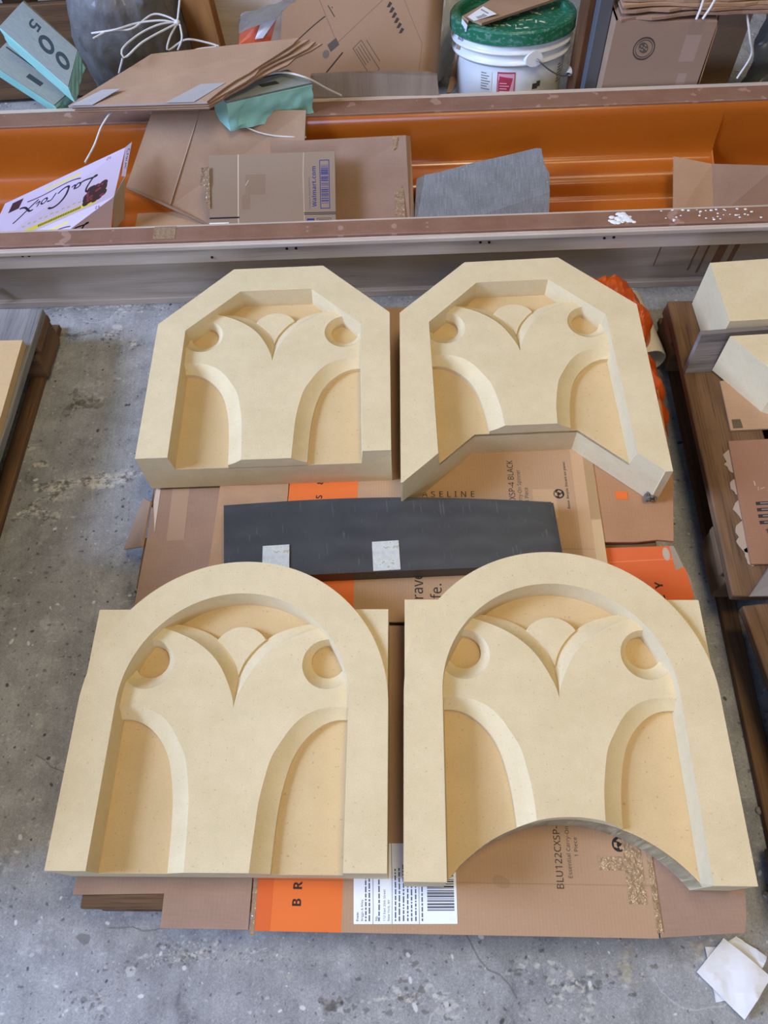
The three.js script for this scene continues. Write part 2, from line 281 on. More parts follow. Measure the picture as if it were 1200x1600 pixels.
function tracery(off, cx) {
  const S = (p) => p.map(([x, d]) => [x + cx, d + off]);
  const lobe = (s) => { const f = (c) => { const q = curve(c, 44); return S([[0.26, c[0][1]], ...q, [c[c.length - 1][0], -0.06 - off], [0.26, -0.06 - off]]).map(([x, d]) => [cx + s * (x - cx), d]); }; return splayed(f(LOBE_T), f(LOBE_B)); };
  const vee = () => { const f = (c) => { const r = curve(c, 44), l = r.slice(1).reverse().map(([x, d]) => [-x, d]); const e = c[c.length - 1][1] + 0.015; return S([[-0.26, e], ...l, ...r, [0.26, e], [0.26, 0.62], [-0.26, 0.62]]); }; return splayed(f(VEE_T), f(VEE_B)); };
  const eye = (s) => splayed(S(arc(s * 0.15, 0.316, 0.0425, 0, 6.2832 * 55 / 56, 55)), S(arc(s * 0.149, 0.325, 0.0285, 0, 6.2832 * 55 / 56, 55)));
  return [lobe(1), lobe(-1), vee(), eye(1), eye(-1)];
}
function castStone(label, kind, off, outline, cx, pos, turn, foot, group) {
  const t = thing('cast_stone', label, 'stone', pos, turn, group);
  const arch = kind === 'arch';
  const rec = arch ? [[0.188 + cx, -0.05], ...arc(cx, 0.248 + off, 0.188, 0, Math.PI, 72), [-0.188 + cx, -0.05]] : [[0.186 + cx, -0.05], [0.185 + cx, 0.32 + off], [0.079 + cx, 0.426 + off], [-0.075 + cx, 0.426 + off], [-0.184 + cx, 0.32 + off], [-0.186 + cx, -0.05]];
  const DR = 0.004, recLow = arch ? [[0.188 - DR + cx, -0.05], ...arc(cx, 0.248 + off, 0.188 - DR, 0, Math.PI, 72), [-0.188 + DR + cx, -0.05]] : rec.map(([x, d]) => [cx + (x - cx) * (1 - DR / 0.185), d < 0 ? d : d - DR * (d > 0.4 + off ? 1 : 0.45)]);
  const drafted = (y) => { const k = (y - SINK) / (ST - SINK), m = (t) => rec.map((q, i) => [recLow[i][0] + (q[0] - recLow[i][0]) * t, recLow[i][1] + (q[1] - recLow[i][1]) * t]); return loft([{ pts: ccw(m(k)), y }, { pts: ccw(rec), y: ST }, { pts: ccw(rec), y: 0.3 }]); };
  const R = drafted(SINK), feet = foot ? [prism(foot, -0.1, 0.3)] : [];
  const bodies = [cut(prism(outline, 0, ST), R, ...feet)];
  if (arch) { const w = 0.2488, D = 0.41 + off; bodies.push(cut(prism([[-w, 0.0005], [w, 0.0005], [w, D], [-w, D]], 0.0003, ST - 0.009), prism(rec.map(([x, d]) => [cx + (x - cx) * 1.06, d < 0 ? d : d + 0.008]), SINK - 0.004, 0.3), ...feet)); }
  mesh('border_block', done(mergeGeometries(bodies.map((b) => (b.index ? b.toNonIndexed() : b)))), stoneMat, t);
  const wide = rec.map(([x, d]) => [cx + (x - cx) * 1.012, d < 0 ? 0 : d + 0.003]);
  mesh('tracery_panel', done(cut(prism(wide, SINK - 0.002, FACE), ...tracery(off, cx), ...feet)), stoneMat, t);
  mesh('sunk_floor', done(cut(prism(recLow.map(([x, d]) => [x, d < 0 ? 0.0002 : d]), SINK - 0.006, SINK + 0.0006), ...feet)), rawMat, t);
  const vb = curve(VEE_B.slice(0, 5), 20).filter(([x]) => x <= 0.0405), top = arc(0, 0.341, 0.046, Math.asin(0.023 / 0.046) * 0.0 + 0.515, Math.PI - 0.515, 20);
  const fan = ccw([...vb, ...top, ...vb.slice(1).reverse().map(([x, d]) => [-x, d])].map(([x, d]) => [x * 1.05 + cx, d + off]));
  const fi = fan.map(([x, d]) => [cx + (x - cx) * 0.95, (d - off - 0.345) * 0.965 + off + 0.345]);
  mesh('fan_boss', done(loft([{ pts: fan, y: SINK - 0.002 }, { pts: fan, y: SINK + FOOT + 0.001 }, { pts: fi, y: SINK + FOOT + 0.0045 }])), stoneMat, t);
  return t;
}
const archOutline = (off) => [[-0.25, 0], [0.25, 0], ...arc(0, 0.246 + off, 0.25, 0, Math.PI, 80)];
const BASE = 0.13;
castStone('square cast stone with round arch and straight bottom edge, below the black carton', 'arch', 0, archOutline(0), -0.001, [-0.2765, BASE, -0.1015], -0.062, null);
castStone('cast stone with round arch and a curved scoop cut from its bottom edge', 'arch', 0.028, archOutline(0.028), 0, [0.2455, BASE, -0.0575], -0.0663, [[0.19, -0.06], [0.19, 0], ...arc(0, -0.149, 0.2405, 0.667, Math.PI - 0.667, 56), [-0.19, 0], [-0.19, -0.06]]);
castStone('octagon-headed cast stone with straight bottom edge, above the black carton', 'octagon', -0.002, [[-0.244, 0], [0.244, 0], [0.25, 0.348], [0.107, 0.492], [-0.09, 0.491], [-0.24, 0.338]], 0.004, [-0.2235, BASE, -0.8205], -0.0308, null);
{
  const s = castStone('octagon-headed cast stone with an angular notch between two pointed legs', 'octagon', 0.069, [[-0.251, 0], [0.251, 0], [0.262, 0.413], [0.117, 0.559], [-0.088, 0.557], [-0.236, 0.418]], 0.008, [0.285, BASE, -0.7345], -0.0219, [[-0.251, -0.003], [-0.26, -0.2], [0.3, -0.2], [0.255, -0.04], [0.236, 0.003], [0.103, 0.129], [-0.1, 0.129]]);
  // broken tip of the right leg with dark aggregate showing
  const r = rng(5), gs = []; for (let i = 0; i < 60; i++) { const q = 0.0018 + r() * 0.003; gs.push(new THREE.IcosahedronGeometry(q, 0).translate(0.236 + (r() - 0.5) * 0.02, 0.006 + r() * 0.014, -0.002 + (r() - 0.5) * 0.012)); }
  tag(mesh('broken_tip', mergeGeometries(gs), mat({ color: 0x6b6256, roughness: 0.95 }), s), 'crumbled dark broken tip').userData.kind = 'stuff';
}

// ------------------------------------------------------------------ pallet and cardboard under the stones
{
  const a = -0.06, t = thing('pallet', 'wooden pallet under the cardboard stack that carries the four cast stones', 'pallet', [0.02, 0, -0.64], a);
  const L = 1.0, D = 1.2;
  for (let i = 0; i < 7; i++) mesh('deck_board', rbox(L, 0.018, 0.11, 0.003, [i * 0.37, i * 0.21]).translate(0, 0.106, -D / 2 + 0.055 + i * (D - 0.11) / 6), palletMat, t);
  for (const x of [-0.46, 0, 0.46]) mesh('stringer', boxUV(rbox(D, 0.08, 0.04, 0.003).rotateY(Math.PI / 2)).translate(x, 0.057, 0), palletMat, t);
  for (const z of [-0.55, 0, 0.55]) mesh('bottom_board', rbox(L, 0.017, 0.1, 0.003, [z, 0.4]).translate(0, 0.0085, z), palletMat, t);
  const r = rng(8);
  for (let i = 0; i < 2; i++) mesh('nail', new THREE.CylinderGeometry(0.005, 0.005, 0.002, 10).translate(-0.47 + i * 0.04, 0.1155, 0.575), mat({ color: 0x4a4440, metalness: 0.5 }), t.children[6]);
}
const Y1 = 0.1215, Y2 = 0.13;
const flat = (pts, y) => pts.map(([x, z]) => [x, y, z]);
{ // plain brown sheet at the left, with a torn corner hanging down
  const t = thing('cardboard_sheet', 'plain brown cardboard sheet with shiny tape under the left-hand cast stones', 'cardboard');
  mesh('panel', slab(flat([[-0.526, -0.091], [-0.26, -0.08], [-0.27, -0.42], [-0.322, -0.9], [-0.468, -0.9], [-0.463, -0.8], [-0.479, -0.578]], Y1), 0.0055), cardGrey, t);
  mesh('flap', slab([[-0.466, 0.1205, -0.80], [-0.474, 0.1205, -0.70], [-0.54, 0.04, -0.738], [-0.50, 0.07, -0.842]], 0.004), cardBrown, t);
  const tapeM = phys({ color: 0xb09074, roughness: 0.3, clearcoat: 0.6, clearcoatRoughness: 0.25 });
  mesh('packing_tape', slab(flat([[-0.43, -0.71], [-0.395, -0.71], [-0.39, -0.90], [-0.425, -0.90]], Y1 + 0.0003), 0.0003), tapeM, t);
  mesh('packing_tape', slab(flat([[-0.33, -0.7], [-0.322, -0.7], [-0.317, -0.90], [-0.325, -0.90]], Y1 + 0.0003), 0.0003), tapeM, t);
  mesh('torn_edge', slab(flat([[-0.463, -0.80], [-0.455, -0.73], [-0.452, -0.81], [-0.45, -0.88], [-0.456, -0.88]], Y1 + 0.0006), 0.0006), mat({ color: 0xcdb9a4 }), t);
}
// crinkled clear tape
const crinkle = dataTex(256, 256, (x, y) => 128 + 110 * fbm(x / 22, y / 22, 3, 9), false, [9, 9]);
const clearTape = phys({ color: 0x9a7d5e, roughness: 0.22, clearcoat: 0.7, clearcoatRoughness: 0.12, bumpMap: crinkle, bumpScale: 0.005 });
const ORANGE = '#e2702a';
{ // lower carton, flattened, with orange band, label and taped seam
  const t = thing('flattened_carton', 'flattened luggage carton with orange band and white shipping label at the pallet front', 'cardboard');
  const A = [-0.243, -0.026], B = [0.373, 0.017], C = [0.409, -0.475], Dd = [-0.209, -0.518];
  const top = printed(1024, 804, (c, w, h) => {
    kraftFill(c, w, h, [176, 140, 106], 7);
    c.fillStyle = ORANGE; c.fillRect(0, 0, 232, h); c.fillStyle = 'rgba(190,70,20,0.35)'; c.fillRect(0, 0, 52, h);
    vtext(c, 'BRIGGS & RILEY', 126, h - 54, 'bold 33px sans-serif', '#2a1a10', 17);
    vtext(c, 'BLU122CXSP-4 BLACK', 800, h - 104, '25px sans-serif', '#241d17', 0);
    vtext(c, 'Essential Carry-On Spinner', 824, h - 130, '15px sans-serif', '#3a3028', 0);
    vtext(c, '1 Piece', 844, h - 180, '15px sans-serif', '#3a3028', 0);
    recycle(c, 952, h - 212, 18);
    vtext(c, 'Reuse. Recycle. Discard our planet.', 1000, h - 150, 'bold 14px sans-serif', '#2a221c', 0);
    c.fillStyle = 'rgba(110,84,60,0.25)'; c.fillRect(0, h - 118, w, 3); c.fillStyle = 'rgba(110,84,60,0.16)'; c.beginPath(); c.ellipse(640, h - 120, 24, 14, 0.3, 0, 7); c.fill();
  });
  mesh('printed_panel', slab(flat([A, B, C, Dd], Y2 - 0.0005), 0.007, { unit: true }), top, t);
  mesh('flap', slab(flat([[-0.381, -0.037], [-0.2455, -0.0275], [-0.24, -0.12], [-0.377, -0.13]], Y2 - 0.0015), 0.006), cardGrey, t);
  mesh('flap', slab(flat([[0.376, 0.016], [0.503, 0.016], [0.512, -0.01], [0.517, -0.034], [0.55, -0.36], [0.4, -0.36]], Y2 - 0.0015), 0.006), cardGrey, t);
  const tp = (pts) => mesh('packing_tape', slab(flat(pts, Y2 - 0.0002), 0.0003), clearTape, t);
  tp([[0.338, -0.031], [0.366, -0.029], [0.376, -0.16], [0.347, -0.162]]); tp([[0.372, 0.01], [0.381, 0.01], [0.391, -0.165], [0.383, -0.165]]); tp([[0.302, -0.08], [0.34, -0.078], [0.341, -0.098], [0.303, -0.1]]);
  tp([[-0.243, -0.02], [-0.236, -0.02], [-0.231, -0.12], [-0.238, -0.12]]);
  const lab = printed(640, 420, (c, w, h) => {
    c.fillStyle = '#eceef2'; c.fillRect(0, 0, w, h); c.fillStyle = '#33363c'; c.fillRect(118, 0, 3, h); c.fillRect(236, 0, 3, h); c.fillRect(404, 0, 3, h);
    vtext(c, 'From:', 30, h - 14, 'bold 17px sans-serif', '#222', 0); vtext(c, 'Briggs & Riley', 58, h - 14, '18px sans-serif', '#222', 0);
    vtext(c, 'TO:', 148, h - 14, 'bold 17px sans-serif', '#222', 0); vtext(c, '112 East 20th Street', 196, h - 14, '18px sans-serif', '#222', 0); vtext(c, 'New York, NY', 222, h - 14, '18px sans-serif', '#222', 0);
    const r = rng(3); c.fillStyle = 'rgba(40,44,52,0.75)';
    for (const x of [78, 100, 160, 262, 286, 312, 338, 362, 388, 428]) { let y = h - 14; while (y > 60 + r() * 120) { const L = 8 + r() * 26; c.fillRect(x - 8, y - L, 9, L); y -= L + 6; } }
    barcode(c, 456, 140, 168, 218, '#1c1d20', 12, true);
  });
  mesh('shipping_label', slab(flat([[-0.084, -0.0265], [0.074, -0.0185], [0.081, -0.132], [-0.08, -0.14]], Y2), 0.0004, { unit: true }), lab, t);
}
{ // upper carton, flattened, between the two rows of stones
  const t = thing('flattened_carton', 'flattened luggage carton with dark lettering under the black carton', 'cardboard');
  const A = [-0.21, -0.525], B = [0.402, -0.483], C = [0.45, -1.255], Dd = [-0.15, -1.29];
  const top = printed(1024, 1290, (c, w, h) => {
    kraftFill(c, w, h, [181, 144, 106], 17);
    c.fillStyle = ORANGE; c.fillRect(0, 0, 236, h);
    vtext(c, 'BRIGGS & RILEY', 116, h - 262, 'bold 30px sans-serif', '#2a1a10', 16);
    c.fillStyle = '#241d17'; c.font = '31px sans-serif'; let p = 424; for (const ch of 'BASELINE') { c.fillText(ch, p, h - 440); p += c.measureText(ch).width + 10; }
    vtext(c, 'BLU122CXSP-4 BLACK', 762, h - 320, '27px sans-serif', '#241d17', 0); vtext(c, 'Essential Carry-On Spinner', 784, h - 330, '18px sans-serif', '#3a3028', 0); vtext(c, '1 Piece', 806, h - 420, '18px sans-serif', '#3a3028', 0);
    recycle(c, 906, h - 452, 18); vtext(c, 'Reuse. Recycle. Discard our planet.', 938, h - 395, 'bold 11px sans-serif', '#2a221c', 0);
    vtext(c, 'travel', 452, h - 56, '48px sans-serif', '#2a2019', 0); vtext(c, 'for life.', 510, h + 24, '48px sans-serif', '#2a2019', 0);
    c.fillStyle = 'rgba(120,90,60,0.35)'; c.fillRect(0, h - 250, w, 3); c.fillStyle = 'rgba(214,176,128,0.4)'; c.fillRect(820, h - 470, 76, 110); c.fillRect(960, 0, 40, h);
  });
  mesh('printed_panel', slab(flat([A, B, C, Dd], Y2), 0.0075, { unit: true }), top, t);
  mesh('flap', slab(flat([[-0.345, -0.60], [-0.2065, -0.56], [-0.163, -1.2], [-0.30, -1.2]], Y2 - 0.0005), 0.007), cardMat, t);
  mesh('flap', slab(flat([[0.415, -0.647], [0.48, -0.643], [0.52, -0.645], [0.549, -0.64], [0.585, -0.80], [0.60, -1.0], [0.432, -1.0]], Y2 - 0.001), 0.006), mat({ map: kraftMap, color: 0xf4e4d6, roughness: 0.8 }), t);
  mesh('orange_sticker', slab(flat([[0.458, -0.739], [0.481, -0.736], [0.483, -0.754], [0.46, -0.757]], Y2 - 0.0003), 0.0004), mat({ color: 0xe06a22, roughness: 0.6 }), t);
  const tp = mesh('packing_tape', slab(flat([[0.395, -0.60], [0.415, -0.60], [0.438, -1.0], [0.42, -1.0]], Y2 + 0.0004), 0.0004), phys({ color: 0xa8865c, roughness: 0.35, clearcoat: 0.5 }), t);
}
{ // orange printed carton end with a frayed edge
  const t = thing('carton_end', 'orange printed carton end with a torn frayed edge beside the scooped stone', 'cardboard');
  const m = printed(512, 420, (c, w, h) => {
    kraftFill(c, w, h, [158, 140, 118], 27); c.fillStyle = '#d9652f';
    c.beginPath(); c.moveTo(0, 0); c.lineTo(w * 0.77, 0); c.lineTo(w * 0.79, h * 0.3); c.lineTo(w * 0.9, h * 0.25); c.lineTo(w * 0.93, h * 0.6); c.lineTo(w * 0.86, h * 0.82); c.lineTo(w * 0.8, h); c.lineTo(0, h); c.fill();
    c.fillStyle = '#b8a68c'; c.beginPath(); c.ellipse(w * 0.72, h * 0.1, 20, 34, 0, 0, 7); c.fill();
    c.strokeStyle = 'rgba(235,150,100,0.5)'; c.lineWidth = 5; c.beginPath(); c.moveTo(0, h * 0.2); c.lineTo(w * 0.78, h * 0.16); c.stroke();
    vtext(c, 'EY', w * 0.62, h * 0.66, 'bold 60px sans-serif', '#2a1a10', 26);
    c.strokeStyle = 'rgba(70,64,52,0.8)'; c.lineWidth = 3; for (let i = 0; i < 5; i++) { c.beginPath(); c.moveTo(w * 0.82, h * (0.84 + i * 0.035)); c.lineTo(w, h * (0.84 + i * 0.035)); c.stroke(); }
  });
  mesh('printed_panel', slab(flat([[0.399, -0.47], [0.571, -0.46], [0.562, -0.515], [0.565, -0.565], [0.556, -0.60], [0.55, -0.6335], [0.411, -0.638]], Y1), 0.0055, { unit: true }), m, t);
}
{ // black flattened carton with squares of silver tape
  const t = thing('black_carton', 'flat black carton with two silver tape squares between the rows of stones', 'carton');
  const blk = mat({ map: dataTex(512, 512, (x, y) => { const wv = Math.sin((y + 6 * Math.sin(x / 26)) / 9) * 4 * (fbm(x / 120, y / 90, 2, 5) > 0 ? 1 : 0.2); const s = 9 * fbm(x / 90, y / 90, 3, 2) + wv + 3 * noise.noise(x / 2, y / 14, 4) + (fbm(x / 5, y / 70, 2, 12) > 0.42 ? 22 : 0); return [63 + s, 63 + s, 63 + s]; }, true, [2.4, 2.4]), roughness: 0.42 });
  const f = (u, v) => { const x = -0.302 + 0.628 * u, zb = -0.757 + 0.037 * u - 0.012 * Math.sin(Math.PI * u), zf = -0.600 + 0.012 * u; return [x - 0.004 * v * (1 - u) * 2, 0.166 + 0.004 * Math.sin(u * 3.1) - 0.003 * (u > 0.98 ? 1 : 0), zf + (zb - zf) * v]; };
  mesh('lid', sheet(f, 40, 6, 0.004, { su: 0.63, sv: 0.16 }), blk, t);
  const wall = (P, h) => slab([P[0], P[1], [P[1][0], P[1][1] + h, P[1][2]], [P[0][0], P[0][1] + h, P[0][2]]], 0.004);
  mesh('side_wall', wall([[-0.301, Y2, -0.603], [0.32, Y2, -0.591]], 0.033), blk, t);
  mesh('side_wall', wall([[0.322, Y2, -0.723], [-0.298, Y2, -0.757]], 0.033), blk, t);
  mesh('side_wall', wall([[0.322, Y2, -0.592], [0.324, Y2, -0.72]], 0.033), blk, t);
  mesh('side_wall', wall([[-0.301, Y2, -0.756], [-0.305, Y2, -0.603]], 0.033), blk, t);
  const silver = mat({ map: dataTex(128, 128, (x, y) => { const q = fbm(x / 22, y / 22, 3, 7), s = 26 * q; return [206 + s - (q > 0.25 ? 30 : 0), 206 + s - (q > 0.25 ? 38 : 0), 196 + s - (q > 0.25 ? 54 : 0)]; }, true), roughness: 0.4, metalness: 0.15 });
  for (const [x0, x1, z0, z1] of [[-0.231, -0.181, -0.661, -0.599], [-0.026, 0.024, -0.656, -0.596]]) mesh('tape_square', slab([[x0, 0.1708, z1], [x1, 0.171, z1], [x1, 0.171, z0], [x0, 0.1708, z0]], 0.0008, { unit: true }), silver, t);
}

// ------------------------------------------------------------------ orange mould in a wooden frame
{
  const rot = -0.0366, t = thing('mould_trough', 'long glossy orange fibreglass mould in a pale timber frame', 'mould', [0, 0, -1.384], rot);
  const X0 = -1.7, X1 = 1.7;
  const org = dataTex(512, 512, (x, y) => { const s = 10 * fbm(x / 160, y / 40, 3, 6) + 4 * noise.noise(x / 3, y / 3, 1); return [176 + s, 92 + s * 0.8, 22 + s * 0.3]; }, true, [0.8, 0.8]);
  const orangeM = phys({ map: org, roughness: 0.28, clearcoat: 0.5, clearcoatRoughness: 0.15 });
  const rim = mat({ map: dataTex(1024, 128, (x, y) => { const s = 16 * fbm(x / 60, y / 20, 4, 16) + 6 * noise.noise(x / 3, y / 3, 2), p = fbm(x / 34, y / 22, 3, 33) > 0.3 ? 26 : 0; return [136 + s + p, 98 + s + p * 1.1, 76 + s + p * 1.2]; }, true, [0.9, 4]), roughness: 0.6 });
  const profile = (pts, x0, x1, m, name, crease = 0.5) => {       // pts: (z, y), swept along x
    const s = [], q = curve(pts, 90); const P = [], U = [], I = []; let L = 0;
    q.forEach(([z, y], i) => { if (i) L += Math.hypot(z - q[i - 1][0], y - q[i - 1][1]); for (const x of [x0, x1]) { P.push(x, y, z); U.push(x, L); } if (i) { const a = (i - 1) * 2; I.push(a, a + 1, a + 3, a, a + 3, a + 2); } });
    const g = new THREE.BufferGeometry(); g.setAttribute('position', new THREE.Float32BufferAttribute(P, 3)); g.setAttribute('uv', new THREE.Float32BufferAttribute(U, 2)); g.setIndex(I); g.computeVertexNormals(); return mesh(name, g, m, t);
  };
  // shell: near wall, floor, riser with a ledge, far wall; beyond the step's end the floor runs on to the wall
  const shellA = [[-0.046, 0.248], [-0.051, 0.24], [-0.07, 0.15], [-0.088, 0.075], [-0.105, 0.06], [-0.2, 0.06], [-0.313, 0.06], [-0.324, 0.065], [-0.332, 0.082], [-0.342, 0.1], [-0.362, 0.109], [-0.39, 0.113], [-0.408, 0.12], [-0.417, 0.14], [-0.424, 0.2], [-0.43, 0.236], [-0.439, 0.248]];
  const shellB = [[-0.046, 0.248], [-0.051, 0.24], [-0.07, 0.15], [-0.088, 0.075], [-0.105, 0.06], [-0.2, 0.06], [-0.385, 0.06], [-0.405, 0.065], [-0.417, 0.085], [-0.424, 0.16], [-0.43, 0.236], [-0.439, 0.248]];
  profile(shellA, X0, 0.9, orangeM, 'shell'); profile(shellB, 0.9, X1, orangeM, 'shell');
  mesh('step_end', slab([[0.901, 0.058, -0.313], [0.901, 0.058, -0.42], [0.901, 0.13, -0.42], [0.901, 0.109, -0.362], [0.901, 0.09, -0.335]], 0.004), orangeM, t);
  const flangeM = mesh('flange', rbox(X1 - X0, 0.008, 0.047, 0.003).translate(0, 0.247, -0.0265), rim, t);
  mesh('flange', rbox(X1 - X0, 0.008, 0.056, 0.003, [0.4, 0.2]).translate(0, 0.247, -0.464), rim, t);
  const tim = (name, w, h, d, x, y, z, m = plyMat) => mesh(name, rbox(w, h, d, 0.002, [x * 0.7 + z, y * 3]).translate(x, y, z), m, t);
  const railM = tim('front_rail', X1 - X0, 0.056, 0.02, 0, 0.215, -0.01);
  tim('rail_cap', X1 - X0, 0.012, 0.008, 0, 0.237, 0.004);
  tim('back_rail', X1 - X0, 0.245, 0.02, 0, 0.1235, -0.503);
  let frontM; { const g = rbox(X1 - X0, 0.243, 0.012, 0.002, [0.3, 0.7]).rotateX(0.09); frontM = mesh('front_panel', g.translate(0, 0.121, -0.0695), plyMat, t); }
  tim('base_strip', X1 - X0, 0.02, 0.02, 0, 0.01, -0.07, plyMat);
  for (const x of [-1.2, -0.4, 0.5, 1.3]) tim('rib', 0.03, 0.045, 0.37, x, 0.0225, -0.29, plyMat);
  const holeShade = mat({ color: 0x14110f }); const screws = [[-0.79, 0.226], [-0.775, 0.226], [-0.185, 0.221], [-0.164, 0.221], [0.255, 0.22], [0.275, 0.219], [0.535, 0.22], [0.556, 0.221], [-0.36, 0.203]];  // near-black discs on the rail face, painting the shade inside the screw holes
  for (const [x, y] of screws) mesh('screw_hole_shade', new THREE.CylinderGeometry(0.0032, 0.0032, 0.002, 10).rotateX(Math.PI / 2).translate(x, y, 0.0006), holeShade, railM);
  // resin runs down the panel at the right
  const drip = mat({ color: 0x8a5c3a, roughness: 0.45 });
  for (const [x, w, h] of [[0.79, 0.004, 0.12], [0.815, 0.005, 0.13], [0.85, 0.022, 0.12], [0.883, 0.012, 0.115], [0.70, 0.003, 0.1]]) mesh('resin_run', rbox(w, h, 0.0016, 0.0007).rotateX(0.09).translate(x, 0.165 - h / 2, -0.0595 - h * 0.045), drip, frontM);
  // plaster splashes on the near flange
  const r = rng(21), pl = []; const blob = (x, z, q) => pl.push(new THREE.SphereGeometry(q, 8, 6).scale(1.3, 0.35, 1).translate(x, 0.2512, z));
  for (let i = 0; i < 46; i++) blob(0.572 + (r() - 0.5) * 0.05 * (0.4 + r()), -0.026 + (r() - 0.5) * 0.034, 0.002 + r() * 0.0045);
  for (let i = 0; i < 40; i++) blob(0.66 + r() * 0.22, -0.028 + (r() - 0.5) * 0.04, 0.001 + r() * 0.002);
  tag(mesh('plaster_splash', mergeGeometries(pl), mat({ color: 0xe6e4de, roughness: 0.9 }), flangeM), 'dried white plaster splash').userData.kind = 'stuff';
  mesh('clear_tape', rbox(0.05, 0.0006, 0.04, 0.0002).translate(-0.46, 0.2514, -0.03), clearTape, t);
}

// ------------------------------------------------------------------ things lying in the trough
function quadSheet(name, label, pts, t, m, o = {}) { const th = thing(name, label, 'cardboard'); mesh('panel', slab(pts, t, o), m, th); return th; }
{ // big leaning sheet with two creases
  const t = thing('cardboard_sheet', 'large creased cardboard sheet leaning on the back of the orange trough', 'cardboard');
  const crease = (a, b) => mesh('crease', beam(a, b, 0.002, 0.003, 0.0008), mat({ color: 0xa58a72 }), t);
  mesh('panel', slab([[-0.621,0.129,-1.756], [-0.516,0.087,-1.724], [-0.397,0.28,-1.829], [-0.511,0.287,-1.845]], 0.005), cardBrown, t);
  mesh('panel', slab([[-0.516,0.087,-1.724], [-0.41,0.069,-1.663], [-0.172,0.064,-1.648], [-0.14,0.22,-1.78], [-0.133,0.277,-1.808], [-0.397,0.28,-1.829]], 0.005), cardBrown, t);
  crease([-0.515,0.089,-1.722], [-0.397,0.28,-1.829]);
  mesh('cut_edge', slab([[-0.621,0.127,-1.754], [-0.412,0.067,-1.661], [-0.412,0.07,-1.667], [-0.621,0.131,-1.761]], 0.004), mat({ color: 0x8a7058 }), t);
}
quadSheet('cardboard_scrap', 'small brown cardboard scrap lying under the large leaning sheet', [[-0.61,0.065,-1.671], [-0.382,0.062,-1.645], [-0.41,0.067,-1.719], [-0.604,0.065,-1.81]], 0.005, cardMat);
{ // wide sheet behind the small carton
  const t = thing('cardboard_sheet', 'wide cardboard panel with a taped right edge standing in the orange trough', 'cardboard');
  mesh('panel', slab([[-0.248,0.061,-1.651], [0.113,0.061,-1.627], [0.111,0.225,-1.762], [-0.228,0.225,-1.767]], 0.006), cardGrey, t);
  mesh('side_flap', slab([[0.113,0.061,-1.627], [0.125,0.061,-1.631], [0.123,0.217,-1.768], [0.111,0.225,-1.762]], 0.006), cardBrown, t);
  mesh('packing_tape', slab([[0.074,0.071,-1.636], [0.102,0.071,-1.633], [0.098,0.159,-1.712], [0.078,0.159,-1.714]], 0.0005), clearTape, t).position.y += 0.002;
  mesh('packing_tape', slab([[0.079,0.198,-1.741], [0.095,0.2,-1.746], [0.092,0.222,-1.761], [0.077,0.222,-1.762]], 0.0005), clearTape, t).position.y += 0.002;
}
{ // small flattened shipping carton with blue bar code
  const t = thing('shipping_carton', 'small flattened shipping carton with a blue bar code in the orange trough', 'cardboard');
  const m = printed(1024, 620, (c, w, h) => {
    kraftFill(c, w, h, [152, 128, 102], 31);
    c.fillStyle = 'rgba(226,200,166,0.85)'; c.fillRect(236, 0, 8, h); c.fillStyle = 'rgba(226,200,166,0.5)'; c.fillRect(768, 0, 7, h);
    c.fillStyle = 'rgba(128,98,70,0.35)'; c.fillRect(300, 150, 165, 150); c.fillRect(270, 300, 70, 110);
    c.fillStyle = '#16120e'; c.fillRect(0, 462, 250, 12); c.fillRect(770, 440, 254, 6); c.fillRect(770, 452, 254, 6);
    vtext(c, 'Walmart.com', 872, 400, 'bold 46px sans-serif', '#2b3270', 0); vtext(c, 'Packaging & Shipping Materials', 824, 420, '17px sans-serif', '#3b3a55', 0);
    c.strokeStyle = '#2b3270'; c.lineWidth = 6; c.strokeRect(905, 62, 72, 350); barcode(c, 912, 96, 58, 280, '#2b3270', 8, true);
    c.fillStyle = '#2b3270'; c.fillRect(792, 486, 60, 70); c.fillStyle = '#c9ae8c'; c.fillRect(800, 502, 44, 8); c.fillRect(800, 522, 44, 8); c.strokeStyle = '#3c3327'; c.lineWidth = 4; c.strokeRect(875, 486, 110, 60); c.strokeRect(888, 498, 84, 40);
    c.strokeStyle = 'rgba(240,232,214,0.9)'; c.lineWidth = 3; c.beginPath(); c.moveTo(300, 230); c.lineTo(325, 190); c.stroke();
  });
  mesh('printed_panel', slab([[-0.405,0.077,-1.606], [-0.08,0.077,-1.587], [-0.068,0.227,-1.714], [-0.381,0.227,-1.726]], 0.007, { unit: true }), m, t);
  mesh('packing_tape', slab([[-0.411,0.177,-1.681], [-0.388,0.177,-1.679], [-0.382,0.211,-1.706], [-0.401,0.211,-1.703]], 0.0006), clearTape, t);
  mesh('packing_tape', slab([[-0.404,0.135,-1.649], [-0.394,0.135,-1.648], [-0.387,0.175,-1.681], [-0.398,0.175,-1.682]], 0.0006), clearTape, t);
  mesh('white_sticker', slab([[-0.402,0.099,-1.618], [-0.352,0.099,-1.621], [-0.351,0.105,-1.626], [-0.401,0.105,-1.628]], 0.0008), mat({ color: 0xe9e6e0 }), t).position.y += 0.001;
}
